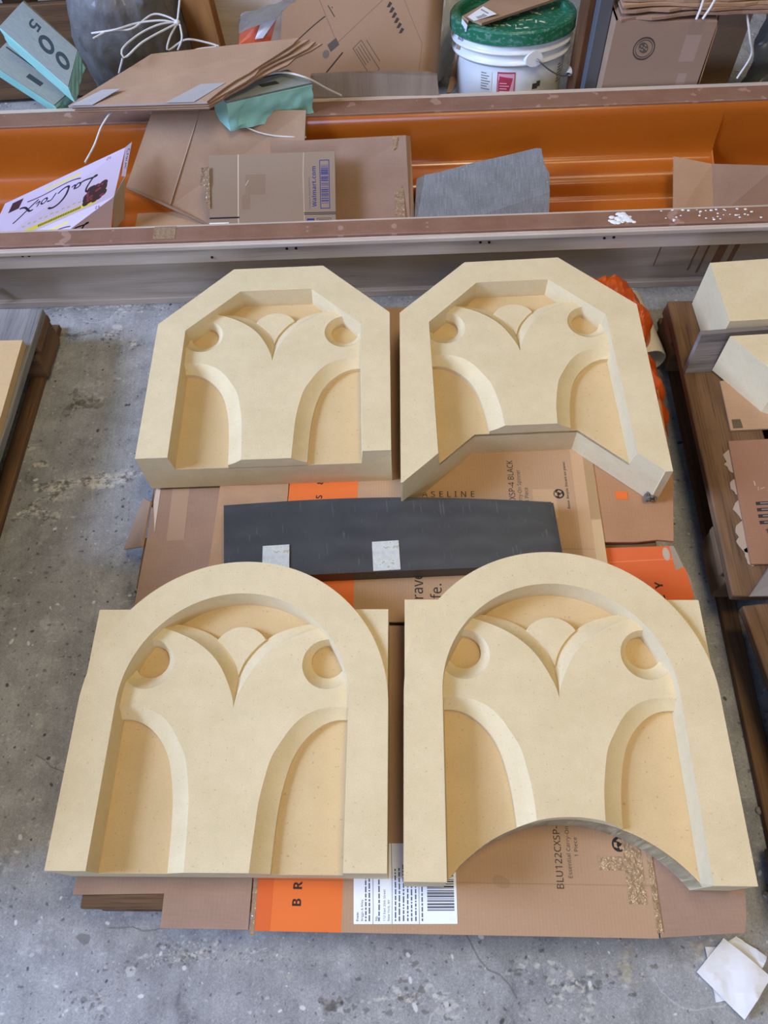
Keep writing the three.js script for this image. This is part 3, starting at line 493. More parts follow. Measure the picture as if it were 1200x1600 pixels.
{ // weathered grey board
  const g = slab([[0.118,0.065,-1.575], [0.463,0.065,-1.569], [0.465,0.139,-1.627], [0.465,0.167,-1.663], [0.454,0.179,-1.677], [0.445,0.207,-1.704], [0.433,0.208,-1.706], [0.357,0.194,-1.703], [0.27,0.181,-1.699], [0.197,0.167,-1.692], [0.155,0.161,-1.692], [0.133,0.158,-1.681]], 0.018);
  const m = mat({ map: dataTex(512, 512, (x, y) => { const s = 20 * fbm(x / 70, y / 70, 4, 3) + 16 * noise.noise(x / 3, y / 40, 2) + 10 * noise.noise(x / 5, y / 5, 9), k = fbm(x / 9, y / 9, 2, 40) > 0.54 ? 40 : 0; return [126 + s + k, 126 + s + k, 124 + s + k]; }, true, [2.5, 2.5]), roughness: 0.9 });
  const o = mesh('weathered_board', g, m); tag(o, 'weathered grey board with a slanted top standing in the orange trough', 'board');
}
{ // cardboard at the right end
  const t = thing('cardboard_sheet', 'dusty folded cardboard sheet at the right end of the orange trough', 'cardboard');
  mesh('panel', slab([[0.788,0.062,-1.577], [0.893,0.062,-1.577], [0.874,0.165,-1.663], [0.78,0.177,-1.684]], 0.005), cardMat, t);
  mesh('panel', slab([[0.893,0.062,-1.577], [1.057,0.062,-1.578], [1.033,0.165,-1.641], [0.874,0.165,-1.663]], 0.005), cardGrey, t);
}
{ // drinks carton, torn open
  const t = thing('drinks_carton', 'torn lilac drinks carton with yellow stripe and script lettering in the trough', 'carton');
  const script = (c, x, y, s) => { c.save(); c.translate(x, y); c.scale(s, s); c.lineCap = c.lineJoin = 'round'; c.strokeStyle = '#17142c'; c.lineWidth = 13;
    const st = (f) => { c.beginPath(); f(); c.stroke(); };
    st(() => { c.moveTo(10, 10); c.bezierCurveTo(40, -30, 70, 0, 40, 60); c.bezierCurveTo(20, 110, 0, 120, -6, 104); c.bezierCurveTo(20, 92, 60, 118, 96, 104); });
    c.lineWidth = 11; st(() => { c.moveTo(140, 74); c.bezierCurveTo(100, 56, 92, 110, 118, 108); c.bezierCurveTo(136, 104, 140, 84, 142, 72); c.bezierCurveTo(136, 110, 144, 112, 160, 98); });
    c.lineWidth = 15; st(() => { c.moveTo(300, -6); c.bezierCurveTo(250, -50, 170, 40, 190, 110); c.bezierCurveTo(200, 138, 240, 130, 262, 100); });
    c.lineWidth = 11; st(() => { c.moveTo(288, 110); c.lineTo(300, 66); c.bezierCurveTo(312, 60, 320, 62, 332, 68); });
    st(() => { c.ellipse(366, 88, 20, 22, 0, 0, 6.3); }); st(() => { c.moveTo(410, 68); c.bezierCurveTo(398, 112, 410, 112, 428, 98); });
    c.lineWidth = 14; st(() => { c.moveTo(430, 128); c.bezierCurveTo(480, 90, 520, 30, 560, 6); }); st(() => { c.moveTo(440, 52); c.bezierCurveTo(480, 40, 490, 120, 560, 124); });
    c.strokeStyle = '#5b2350'; c.lineWidth = 10; st(() => { c.moveTo(120, 148); c.bezierCurveTo(240, 200, 360, 130, 520, 160); });
    c.restore(); };
  const face = (c, w, h, part) => {
    c.fillStyle = '#d9cce6'; c.fillRect(0, 0, w, h);
    c.fillStyle = '#efe04a'; c.fillRect(w * 0.14, h * 0.045, w * 0.6, h * 0.085); c.fillStyle = '#4d4413'; for (let i = 0; i < 26; i++) c.fillRect(w * (0.26 + i * 0.0125), h * 0.062, w * 0.008, h * 0.05);
    c.fillStyle = 'rgba(239,226,120,0.8)'; c.fillRect(w * 0.34, h * 0.84, w * 0.3, h * 0.06); c.fillStyle = '#c9b98a'; for (let i = 0; i < 15; i++) c.fillRect(w * (0.1 + i * 0.042), h * (0.2 + 0.02 * (i % 2)), w * 0.022, h * 0.03);
    const r = rng(part + 3); c.fillStyle = '#3a1a26'; for (let k = 0; k < 34; k++) { c.beginPath(); c.ellipse(w * (0.1 + 0.13 * r()), h * (0.14 + 0.27 * r()), w * 0.028, h * 0.07, 0, 0, 7); c.fill(); } c.fillStyle = '#8e3346'; for (let k = 0; k < 16; k++) { c.beginPath(); c.ellipse(w * (0.1 + 0.13 * r()), h * (0.14 + 0.27 * r()), w * 0.01, h * 0.022, 0, 0, 7); c.fill(); }
    c.fillStyle = '#4a2430'; c.fillRect(w * 0.83, h * 0.72, w * 0.09, h * 0.2);
    script(c, w * 0.19, h * 0.4, w / 900);
    c.fillStyle = '#6b4668'; c.font = `bold ${Math.round(h * 0.08)}px sans-serif`; c.fillText('12', w * 0.1, h * 0.95);
  };
  // the carton lies upside down: turn the print half round
  const main = printed(900, 420, (c, w, h) => { c.translate(w, h); c.rotate(Math.PI); c.save(); c.translate(0, h); c.scale(1, 1); c.translate(0, -h); face(c, w, h, 1); c.restore(); }, { roughness: 0.4 });
  const A = [-0.888,0.19,-1.641], B = [-0.587,0.24,-1.759], C = [-0.634,0.159,-1.683], D = [-0.967,0.114,-1.553];
  mesh('printed_panel', slab([D, C, B, A], 0.002, { unit: true }), main, t);
  const low = printed(900, 420, (c, w, h) => { c.translate(w, h); c.rotate(Math.PI); face(c, w, h, 2); }, { roughness: 0.4 });
  mesh('printed_panel', slab([[-0.987,0.063,-1.449], [-0.67,0.065,-1.635], C, D], 0.002, { unit: true }), low, t);
  const endp = printed(128, 420, (c, w, h) => { c.fillStyle = '#d6cbe4'; c.fillRect(0, 0, w, h); c.save(); c.translate(86, 60); c.rotate(Math.PI / 2); c.scale(0.9, 0.9); c.strokeStyle = '#1a1838'; c.lineWidth = 11; c.lineCap = 'round'; c.beginPath(); c.moveTo(60, -10); c.bezierCurveTo(0, -30, -10, 50, 50, 40); c.stroke(); c.beginPath(); c.moveTo(80, 40); c.lineTo(88, 6); c.lineTo(108, 4); c.stroke(); c.beginPath(); c.ellipse(140, 22, 16, 18, 0, 0, 7); c.stroke(); c.beginPath(); c.moveTo(180, 4); c.lineTo(180, 40); c.moveTo(210, 46); c.lineTo(290, -20); c.moveTo(215, 0); c.lineTo(290, 44); c.stroke(); c.restore(); }, { roughness: 0.4 });
  mesh('end_flap', slab([[-0.608,0.191,-1.717], [-0.6,0.187,-1.719], [-0.571,0.245,-1.771], [-0.587,0.24,-1.759]], 0.002, { unit: true }), endp, t);
  mesh('inside_panel', slab([[-0.656,0.081,-1.647], [-0.627,0.099,-1.676], [-0.601,0.187,-1.719], [-0.634,0.159,-1.683]], 0.002), mat({ color: 0xa59a88 }), t);
}
{ // strings
  const sm = mat({ color: 0xd8d2c6, roughness: 0.8 });
  const s1 = mesh('string', tube([[-0.57,0.3,-1.838], [-0.604,0.298,-1.821], [-0.636,0.278,-1.797], [-0.664,0.246,-1.763], [-0.687,0.23,-1.724]], 0.0025, 50), sm); tag(s1, 'white string hanging into the trough above the drinks carton', 'string');
  const s2 = mesh('string', tube([[-0.245,0.35,-1.838], [-0.183,0.352,-1.846], [-0.125,0.345,-1.831], [-0.079,0.3,-1.855], [-0.045,0.262,-1.882]], 0.0025, 50), sm); tag(s2, 'white string lying over the middle green foam block', 'string');
  const s3 = mesh('string', tube([[0.936,0.425,-1.934], [0.939,0.395,-1.888], [0.954,0.355,-1.865], [0.973,0.315,-1.865], [0.956,0.26,-1.858]], 0.0026, 50), sm); tag(s3, 'pale cord hanging beside the stamped box', 'string');
  const s5 = mesh('string', tube([[-0.315,0.265,-1.803], [-0.263,0.24,-1.791], [-0.216,0.23,-1.783], [-0.139,0.227,-1.775]], 0.0022, 40), sm); tag(s5, 'pale string lying on the creased sheet below the foam block', 'string');
}

// ------------------------------------------------------------------ the heap behind the trough
{ // bundle of folded sheets across the trough's back rail
  const top = [[-0.703,0.318,-1.819], [-0.348,0.352,-1.749], [-0.114,0.41,-1.884], [-0.483,0.395,-1.88]];
  const low = [[-0.02, 0.0], [0.004, -0.0055], [0.018, -0.011], [0.034, -0.0165]];
  const lab = ['top sheet of the cardboard bundle, with two white tape strips', 'second sheet of the cardboard bundle, torn along its right side', 'third sheet of the cardboard bundle, torn along its right side', 'bottom sheet of the cardboard bundle, resting on the foam block'];
  low.forEach(([dx, dy], k) => {
    const t = thing('cardboard_sheet', lab[k], 'cardboard', [0, 0, 0], 0, 'bundle of folded cardboard on the trough');
    const r = rng(60 + k), T = top.map((p, i) => [p[0] + (i === 2 ? dx : i === 1 ? -0.01 : dx * 0.3), p[1] + dy, p[2]]);
    const edge = [T[0], T[1]]; for (let i = 1; i < 9; i++) { const u = i / 9, q = [0, 1, 2].map((j) => T[1][j] + (T[2][j] - T[1][j]) * u); q[0] += (r() - 0.5) * 0.022; edge.push(q); } edge.push(T[2], T[3]);
    mesh('panel', slab(edge, 0.005), cardBrown, t);
    if (!k) {
      const wt = mat({ color: 0xa49c94, roughness: 0.5 }), f = bilerp(...top.map((p) => [p[0] + dx, p[1] + 0.0008, p[2]]));
      for (const [u, w] of [[0.06, 0.16], [0.74, 0.2]]) mesh('tape_strip', slab([f(u, 0.0), f(u + w, 0), f(u + w + 0.02, 0.3), f(u + 0.05, 0.3)], 0.0006), wt, t);
      mesh('cut_edge', slab([[...T[0]].map((v, i) => v - (i === 1 ? 0.005 : 0)), [...T[1]].map((v, i) => v - (i === 1 ? 0.005 : 0)), T[1], T[0]], 0.001), mat({ color: 0xb9ab9c }), t);
    }
  });
}
const foamMark = (seed) => canvasTex(512, 256, (c, w, h) => {
  c.fillStyle = '#85877a'; c.fillRect(0, 0, w, h); const r = rng(seed); for (let i = 0; i < 900; i++) { c.fillStyle = r() < 0.5 ? 'rgba(70,80,72,0.12)' : 'rgba(190,205,190,0.10)'; c.fillRect(r() * w, r() * h, 2 + r() * 40, 1 + r() * 3); }
  c.fillStyle = '#2e3430'; if (seed === 1) { c.font = 'bold 120px sans-serif'; c.save(); c.translate(160, 60); c.rotate(1.57); c.fillText('5', -20, 40); c.restore(); c.lineWidth = 26; c.strokeStyle = '#2e3430'; c.beginPath(); c.ellipse(290, 120, 52, 34, 0.2, 0, 7); c.stroke(); c.beginPath(); c.ellipse(430, 130, 46, 30, 0.2, 0, 7); c.stroke(); } else { c.fillRect(250, 120, 110, 50); c.fillRect(20, 30, 460, 14); }
});
const foamSide = mat({ map: dataTex(256, 256, (x, y) => { const s = 12 * fbm(x / 40, y / 40, 3, 8) + 5 * noise.noise(x / 3, y / 3, 1); return [150 + s, 205 + s, 186 + s]; }, true, [4, 4]), roughness: 0.75 });
function foam(label, A, B, C, D, down, mark) {         // top face A (near left) B (near right) C (far right) D (far left)
  const t = thing('foam_block', label, 'foam');
  mesh('skin', sheet(bilerp(A, B, C, D), 8, 8, 0.006), mat({ map: mark, roughness: 0.85 }), t);
  const g = new THREE.BoxGeometry(1, 1, 1, 24, 6, 10), p = g.attributes.position, f = bilerp(A, B, C, D);
  for (let i = 0; i < p.count; i++) { const q = f(p.getX(i) + 0.5, 0.5 - p.getZ(i)), k = 0.54 - p.getY(i) * 0.92, w = p.getY(i) > 0.49 ? 0 : 0.004; const n = noise.noise(q[0] * 45, q[1] * 45 + k * 4, q[2] * 45) * w + (noise.noise(q[0] * 16, k * 2, q[2] * 16) > 0.35 ? -w * 0.8 : 0); p.setXYZ(i, q[0] + down[0] * k + n, q[1] + down[1] * k, q[2] + down[2] * k + n); }
  mesh('body', toCreasedNormals(boxUV(g), 0.7), foamSide, t);
  return t;
}
foam('pale green foam block lying on the trough rim below the cardboard bundle', [-0.318,0.33,-1.78], [-0.111,0.33,-1.834], [-0.169,0.345,-1.869], [-0.355,0.34,-1.826], [-0.006, -0.078, 0], foamMark(2));
foam('green foam block with large black letters tilted above the other at the far left', [-0.866,0.415,-1.997], [-0.716,0.325,-1.883], [-0.67,0.395,-1.915], [-0.772,0.485,-1.965], [-0.005, -0.055, -0.02], foamMark(1));
foam('narrow green foam plank under the lettered block at the far left', [-0.949,0.315,-2.031], [-0.782,0.26,-1.918], [-0.736,0.275,-1.954], [-0.895,0.34,-2.067], [0, -0.05, -0.02], foamMark(2));
{ // grey plastic sack
  const g = new THREE.IcosahedronGeometry(1, 24); const p = g.attributes.position, v = new THREE.Vector3();
  for (let i = 0; i < p.count; i++) { v.fromBufferAttribute(p, i); const neck = v.y > 0.5 ? 1 - 0.75 * (v.y - 0.5) / 0.5 : 1; const n = 0.07 * fbm(v.x * 2.5, v.y * 2.5, 3, v.z * 2.5) * 2 + 0.16 * (Math.abs(noise.noise(v.x * 4, v.y * 3, v.z * 4)) - 0.2) + 0.07 * Math.abs(noise.noise(v.x * 9, v.y * 7, v.z * 9)); p.setXYZ(i, v.x * (0.155 * neck + 0.1 * n), v.y * 0.27 + 0.27, v.z * (0.14 * neck + 0.1 * n)); }
  let s = mergeVertices(g); s.computeVertexNormals(); s = boxUV(s);
  const t = thing('plastic_sack', 'dusty grey plastic sack tied with white string behind the bundle', 'bag', [-0.60, 0, -2.2], 0.3);
  s.deleteAttribute('normal');
  mesh('sack', toCreasedNormals(s, 1.2), phys({ color: 0x66625d, roughness: 0.6, clearcoat: 0.12, bumpMap: crinkle, bumpScale: 0.0015 }), t);
}
{ // tangle of string tied round the sack's neck
  const sm = mat({ color: 0xcfcac0, roughness: 0.8 }), t = thing('string_tangle', 'tangled white string looped over the grey sack and the bundle', 'string');
  const L = [[[145,60,0.47],[170,48,0.475],[205,45,0.475],[240,22,0.485],[262,26,0.48],[277,34,0.475]], [[143,52,0.47],[180,46,0.48],[215,36,0.48],[255,32,0.48],[277,36,0.475]], [[277,34,0.475],[250,38,0.48],[215,55,0.475],[190,80,0.465],[190,90,0.455],[220,65,0.47],[277,36,0.475]], [[277,34,0.475],[280,10,0.50],[281,2,0.51]], [[277,36,0.475],[265,60,0.455],[261,80,0.432],[290,64,0.44],[325,68,0.43],[340,74,0.425]], [[281,38,0.475],[284,60,0.455],[278,80,0.435]], [[192,90,0.45],[186,115,0.40]], [[237,96,0.418],[250,102,0.415],[280,92,0.418],[305,78,0.425],[338,73,0.425]]];
  const pts = [
    [[-0.621,0.425,-1.905], [-0.584,0.43,-1.924], [-0.531,0.43,-1.926], [-0.478,0.44,-1.964], [-0.445,0.435,-1.959], [-0.422,0.43,-1.944]],
    [[-0.627,0.425,-1.927], [-0.566,0.435,-1.918], [-0.515,0.435,-1.94], [-0.455,0.435,-1.944], [-0.422,0.43,-1.939]],
    [[-0.422,0.43,-1.944], [-0.461,0.435,-1.929], [-0.513,0.43,-1.898], [-0.549,0.42,-1.854], [-0.546,0.41,-1.846], [-0.501,0.425,-1.877], [-0.422,0.43,-1.939]],
    [[-0.422,0.43,-1.944], [-0.413,0.455,-1.962], [-0.41,0.465,-1.986]],
    [[-0.422,0.43,-1.939], [-0.444,0.41,-1.913], [-0.453,0.39,-1.901], [-0.408,0.4,-1.922], [-0.357,0.39,-1.921], [-0.331,0.385,-1.913]],
    [[-0.415,0.43,-1.933], [-0.414,0.41,-1.91], [-0.429,0.387,-1.904]],
    [[-0.551,0.405,-1.854], [-0.579,0.355,-1.879]],
    [[-0.494,0.375,-1.884], [-0.474,0.37,-1.875], [-0.426,0.38,-1.879], [-0.388,0.385,-1.903], [-0.337,0.385,-1.911]]];
  for (const q of pts) mesh('strand', tube(q, 0.0024, 40), sm, t);
  mesh('knot', new THREE.IcosahedronGeometry(0.007, 2).translate(...[-0.422,0.43,-1.942]), sm, t);
}
{ // dark timber crate side at the back left
  const t = thing('timber_crate', 'timber crate of horizontal boards behind the foam blocks and sack', 'crate');
  for (let i = 0; i < 4; i++) mesh('board', rbox(1.5, 0.125, 0.022, 0.003, [i * 0.3, i * 0.17]).translate(-1.0, 0.075 + i * 0.145, -2.36), palletMat, t);
  for (const x of [-1.6, -0.95, -0.3]) mesh('post', rbox(0.08, 0.58, 0.06, 0.003).translate(x, 0.29, -2.402), palletMat, t);
}
tag(mesh('oak_board', beam([-0.398,0.2,-2.156], [-0.406,0.42,-2.144], 0.02, 0.11, 0.003), oakMat), 'honey coloured oak board leaning behind the cardboard bundle', 'board');
tag(mesh('plywood_offcut', slab([[-0.378,0.2,-2.154], [-0.209,0.2,-2.152], [-0.114,0.4,-2.182], [-0.393,0.4,-2.213]], 0.012), mat({ map: plyWood, roughness: 0.8 })), 'pale plywood offcut behind the oak board and the cardboard bundle', 'board');
{ // orange and white wrapper in a clear bag
  const t = thing('wrapper', 'orange and white wrapper lying between plywood and cardboard', 'packaging');
  mesh('orange_face', slab([[-0.283,0.385,-1.914], [-0.207,0.385,-1.916], [-0.185,0.43,-1.935], [-0.223,0.425,-1.943], [-0.276,0.41,-1.933]], 0.004), mat({ color: 0xd8603a, roughness: 0.45 }), t);
  mesh('white_face', slab([[-0.241,0.395,-1.908], [-0.222,0.395,-1.911], [-0.167,0.445,-1.933], [-0.218,0.43,-1.928]], 0.002), mat({ color: 0xdfe0ea, roughness: 0.5 }), t).position.y += 0.004;
  mesh('blue_patch', slab([[-0.277,0.413,-1.938], [-0.255,0.415,-1.938], [-0.253,0.425,-1.946], [-0.275,0.423,-1.947]], 0.002), mat({ color: 0x27345f, roughness: 0.4 }), t).position.y += 0.003;
  mesh('clear_film', sheet((u, v) => { const p = bilerp([-0.278,0.415,-1.908], [-0.185,0.445,-1.908], [-0.121,0.475,-1.941], [-0.267,0.445,-1.933])(u, v); return [p[0], p[1] + 0.006 * noise.noise(u * 6, v * 6, 3), p[2]]; }, 16, 12, 0.0005), phys({ color: 0xb8b0a4, roughness: 0.15, transmission: 0.65, thickness: 0, side: THREE.DoubleSide }), t);
}
{ // big printed flattened box leaning back
  const m = printed(1024, 640, (c, w, h) => {
    kraftFill(c, w, h, [160, 124, 92], 41);
    c.strokeStyle = 'rgba(112,80,54,0.7)'; c.lineWidth = 4; const ln = (a, b, e, f) => { c.beginPath(); c.moveTo(a, b); c.lineTo(e, f); c.stroke(); };
    ln(150, 0, 330, 290); ln(330, 330, 700, 40); c.lineWidth = 3; ln(660, 0, 860, 330); ln(860, 330, 850, 640);
    c.lineWidth = 8; c.strokeStyle = '#30241a'; ln(215, 540, 385, 362); c.lineWidth = 6; c.beginPath(); c.moveTo(60, 330); c.bezierCurveTo(120, 290, 190, 230, 262, 190); c.stroke(); c.lineWidth = 5; ln(75, 390, 140, 320);
    c.save(); c.translate(340, 320); c.rotate(-0.6); c.fillStyle = '#55483c'; c.fillRect(-46, -26, 60, 42); c.fillStyle = '#6f6152'; c.beginPath(); c.arc(-74, 8, 21, 0, 7); c.fill(); c.restore();
    c.fillStyle = '#3b3128'; for (let i = 0; i < 6; i++) { c.save(); c.translate(645 + i * 17, 140 + i * 25); c.rotate(0.2); c.beginPath(); c.moveTo(-14, 14); c.lineTo(-4, -16); c.lineTo(14, -10); c.lineTo(4, 12); c.fill(); c.restore(); }
    c.save(); c.translate(445, 345); c.rotate(0.86); c.strokeStyle = '#5d4c3c'; c.lineWidth = 4; c.strokeRect(0, -60, 190, 60); for (const y of [-44, -28, -12]) ln(12, y, 120, y); ln(20, -84, 160, -84); c.restore();
    c.save(); c.translate(300, 170); c.rotate(0.85); c.strokeStyle = '#3b3128'; c.lineWidth = 5; ln(-40, 0, 30, 0); ln(-20, -14, -12, -14); c.restore();
    c.fillStyle = '#5a4a3c'; c.beginPath(); c.arc(540, 26, 8, 0, 7); c.fill();
  });
  const t = thing('cardboard_box', 'big flattened cardboard box with slanted printing leaning left of the bucket', 'cardboard');
  const f = bilerp([-0.227,0.175,-1.963], [0.227,0.175,-1.96], [0.26,0.415,-2.109], [-0.169,0.415,-2.157]);
  mesh('printed_panel', sheet((u, v) => { const p = f(u, v); const k = Math.max(0, u - 0.84) / 0.16; return [p[0] - 0.02 * k * k, p[1] - 0.055 * k * k, p[2] - 0.05 * k * k]; }, 40, 8, 0.006), m, t);
}
tag(mesh('weathered_board', slab([[-0.127,0.24,-1.906], [0.205,0.24,-1.881], [0.199,0.29,-1.896], [0.178,0.295,-1.898], [0.002,0.297,-1.915], [-0.119,0.293,-1.923]], 0.02), mat({ map: (() => { const m = plyWood.clone(); m.rotation = Math.PI / 2; m.needsUpdate = true; return m; })(), color: 0xb8b0a8, roughness: 0.9 })), 'pale weathered board standing behind the trough left of the bucket', 'board');
{ // white bucket with green lid
  const t = thing('bucket', 'white plastic bucket with dusty green lid and wire handle', 'bucket', [0.412, 0, -2.062], 0.25); t.scale.set(1.05, 0.815, 1.05); t.rotation.order = 'XYZ'; t.rotation.set(-0.2, 0.25, 0); t.position.set(0.415, 0.027, -2.045);
  const lathe = (pts, n = 72) => new THREE.LatheGeometry(pts.map(([r, y]) => new THREE.Vector2(r, y)), n);
  const white = phys({ color: 0xe4e4e0, roughness: 0.38, clearcoat: 0.2 });
  mesh('body', lathe([[0, 0.002], [0.124, 0.002], [0.129, 0.01], [0.139, 0.262], [0.1395, 0.268], [0.149, 0.272], [0.1505, 0.276], [0.1505, 0.281], [0.142, 0.285], [0.143, 0.30], [0.152, 0.304], [0.1535, 0.308], [0.152, 0.313], [0.1445, 0.317], [0.145, 0.345]]), white, t);
  const gm = phys({ map: dataTex(512, 512, (x, y) => { const q = fbm(x / 30, y / 30, 3, 6), s = 9 * q; const dust = q > 0.02 ? 46 * Math.min(1, (q - 0.02) * 4) : 0; return [28 + s + dust * 1.4, 104 + s + dust * 0.6, 72 + s + dust * 0.9]; }, true, [5, 5]), roughness: 0.42 });
  mesh('lid', boxUV(lathe([[0, 0.357], [0.128, 0.357], [0.132, 0.372], [0.138, 0.374], [0.153, 0.372], [0.1565, 0.366], [0.1565, 0.334], [0.1535, 0.331], [0.1535, 0.333]])), gm, t).geometry.computeVertexNormals();
  const r = rng(14), fl = []; for (let i = 0; i < 60; i++) { const a = r() * 6.28, q = 0.11 * Math.sqrt(r()); fl.push(new THREE.BoxGeometry(0.006 + r() * 0.012, 0.0012, 0.002 + r() * 0.003).rotateY(r() * 3).translate(q * Math.cos(a), 0.3578, q * Math.sin(a))); }
  mesh('plaster_flakes', mergeGeometries(fl), mat({ color: 0xcfc8a8, roughness: 0.9 }), t).userData.kind = 'stuff';
  const ea = -0.03, ear = new THREE.CylinderGeometry(0.022, 0.024, 0.012, 24).rotateX(Math.PI / 2); 
  mesh('handle_lug', ear.clone().translate(0, 0.292, 0.149).rotateY(ea), white, t);
  const wire = mat({ color: 0x9a9a9a, metalness: 0.8, roughness: 0.35 });
  const handle = mesh('wire_handle', tube([[0.0, 0.292, 0.156], [0.004, 0.288, 0.162], [0.03, 0.262, 0.163], [0.06, 0.238, 0.158], [0.085, 0.226, 0.15], [0.1, 0.226, 0.142], [0.115, 0.24, 0.125]], 0.0022, 40), wire, t);
  mesh('handle_grip', tube([[0.098, 0.226, 0.145], [0.112, 0.237, 0.132], [0.125, 0.25, 0.112]], 0.008, 20), white, handle);
  // printed square and small print, curved to the body
  const lab = (a0, a1, y0, y1, m) => mesh('printed_label', sheet((u, v) => { const a = a0 + (a1 - a0) * u, y = y0 + (y1 - y0) * v, R = 0.1295 + (y - 0.01) * 0.0397 + 0.0006; return [R * Math.sin(a), y, R * Math.cos(a)]; }, 14, 4, 0.0004), m, t);
  lab(-0.62, -0.30, 0.17, 0.252, printed(256, 200, (c, w, h) => { c.fillStyle = '#d5a0a8'; c.fillRect(0, 0, w, h); c.strokeStyle = '#b0374a'; c.lineWidth = 12; c.strokeRect(6, 6, w - 12, h - 12); c.fillStyle = '#b0374a'; c.fillRect(20, 60, w * 0.5, h); c.beginPath(); c.moveTo(30, 30); c.lineTo(w - 30, 44); c.lineTo(w * 0.62, h); c.lineTo(30, h); c.fill(); c.fillStyle = '#e6cdd0'; for (let i = 0; i < 6; i++) c.fillRect(40, 80 + i * 20, 100 + (i * 37) % 70, 5); }, { roughness: 0.4 }));
  lab(0.02, 0.22, 0.185, 0.222, printed(128, 64, (c, w, h) => { c.fillStyle = '#dcdcd8'; c.fillRect(0, 0, w, h); c.fillStyle = '#4a4846'; c.fillRect(8, 18, 70, 30); c.fillRect(60, 8, 50, 30); }, { roughness: 0.4 }));
  lab(0.62, 0.85, 0.185, 0.25, printed(128, 128, (c, w, h) => { c.fillStyle = '#dcdcd8'; c.fillRect(0, 0, w, h); c.fillStyle = '#5a5856'; for (let i = 0; i < 7; i++) c.fillRect(10, 10 + i * 17, 60 + (i * 29) % 46, 8); }, { roughness: 0.4 }));
  lab(-0.95, -0.72, 0.19, 0.25, printed(128, 128, (c, w, h) => { c.fillStyle = '#dcdcd8'; c.fillRect(0, 0, w, h); c.fillStyle = '#6d6a66'; for (let i = 0; i < 7; i++) c.fillRect(10, 10 + i * 17, 60 + (i * 29) % 46, 6); }, { roughness: 0.4 }));
}
{ // folded cardboard strip over the lid
  const t = thing('cardboard_strip', 'bent cardboard strip with white labels lying over the bucket lid', 'cardboard');
  const a = [0.277,0.352,-2.042], b = [0.319,0.352,-2.003], c2 = [0.549,0.328,-2.147], d = [0.425,0.328,-2.204];
  mesh('strip', slab([a, b, c2, d], 0.006), cardBrown, t);
  mesh('cut_edge', slab([b.map((v, i) => v + (i === 1 ? -0.006 : i === 2 ? 0.001 : 0)), c2.map((v, i) => v + (i === 1 ? -0.006 : i === 2 ? 0.001 : 0)), c2, b], 0.001), mat({ color: 0x8a7058 }), t);
  const e = [0.241,0.159,-2.041], f2 = [0.251,0.159,-2.04];
  mesh('hanging_end', slab([[0.256,0.17,-2.08], [0.284,0.17,-2.089], [0.286,0.352,-2.012], [0.273,0.352,-2.037]], 0.004), cardBrown, t);
  mesh('torn_tip', slab([[0.243,0.149,-2.042], [0.253,0.149,-2.041], [0.284,0.17,-2.089], [0.256,0.17,-2.08]], 0.003), cardGrey, t);
  mesh('white_label', slab([[0.287,0.352,-2.035], [0.301,0.352,-2.014], [0.361,0.352,-2.039], [0.331,0.352,-2.077]], 0.0006, { unit: true }), printed(128, 64, (c, w, h) => { c.fillStyle = '#e4e2de'; c.fillRect(0, 0, w, h); barcode(c, 60, 24, 56, 26, '#333', 4, false); c.fillStyle = '#888'; c.fillRect(12, 12, 70, 5); }), t).position.y += 0.0006;
  mesh('white_label', slab([[0.266,0.217,-2.084], [0.281,0.205,-2.079], [0.282,0.352,-2.001], [0.272,0.352,-2.031]], 0.0006, { unit: true }), printed(64, 192, (c, w, h) => { c.fillStyle = '#e6e6ea'; c.fillRect(0, 0, w, h); barcode(c, 12, 24, 40, 140, '#5b6b9c', 5, true); }), t).position.z += 0.004;
}
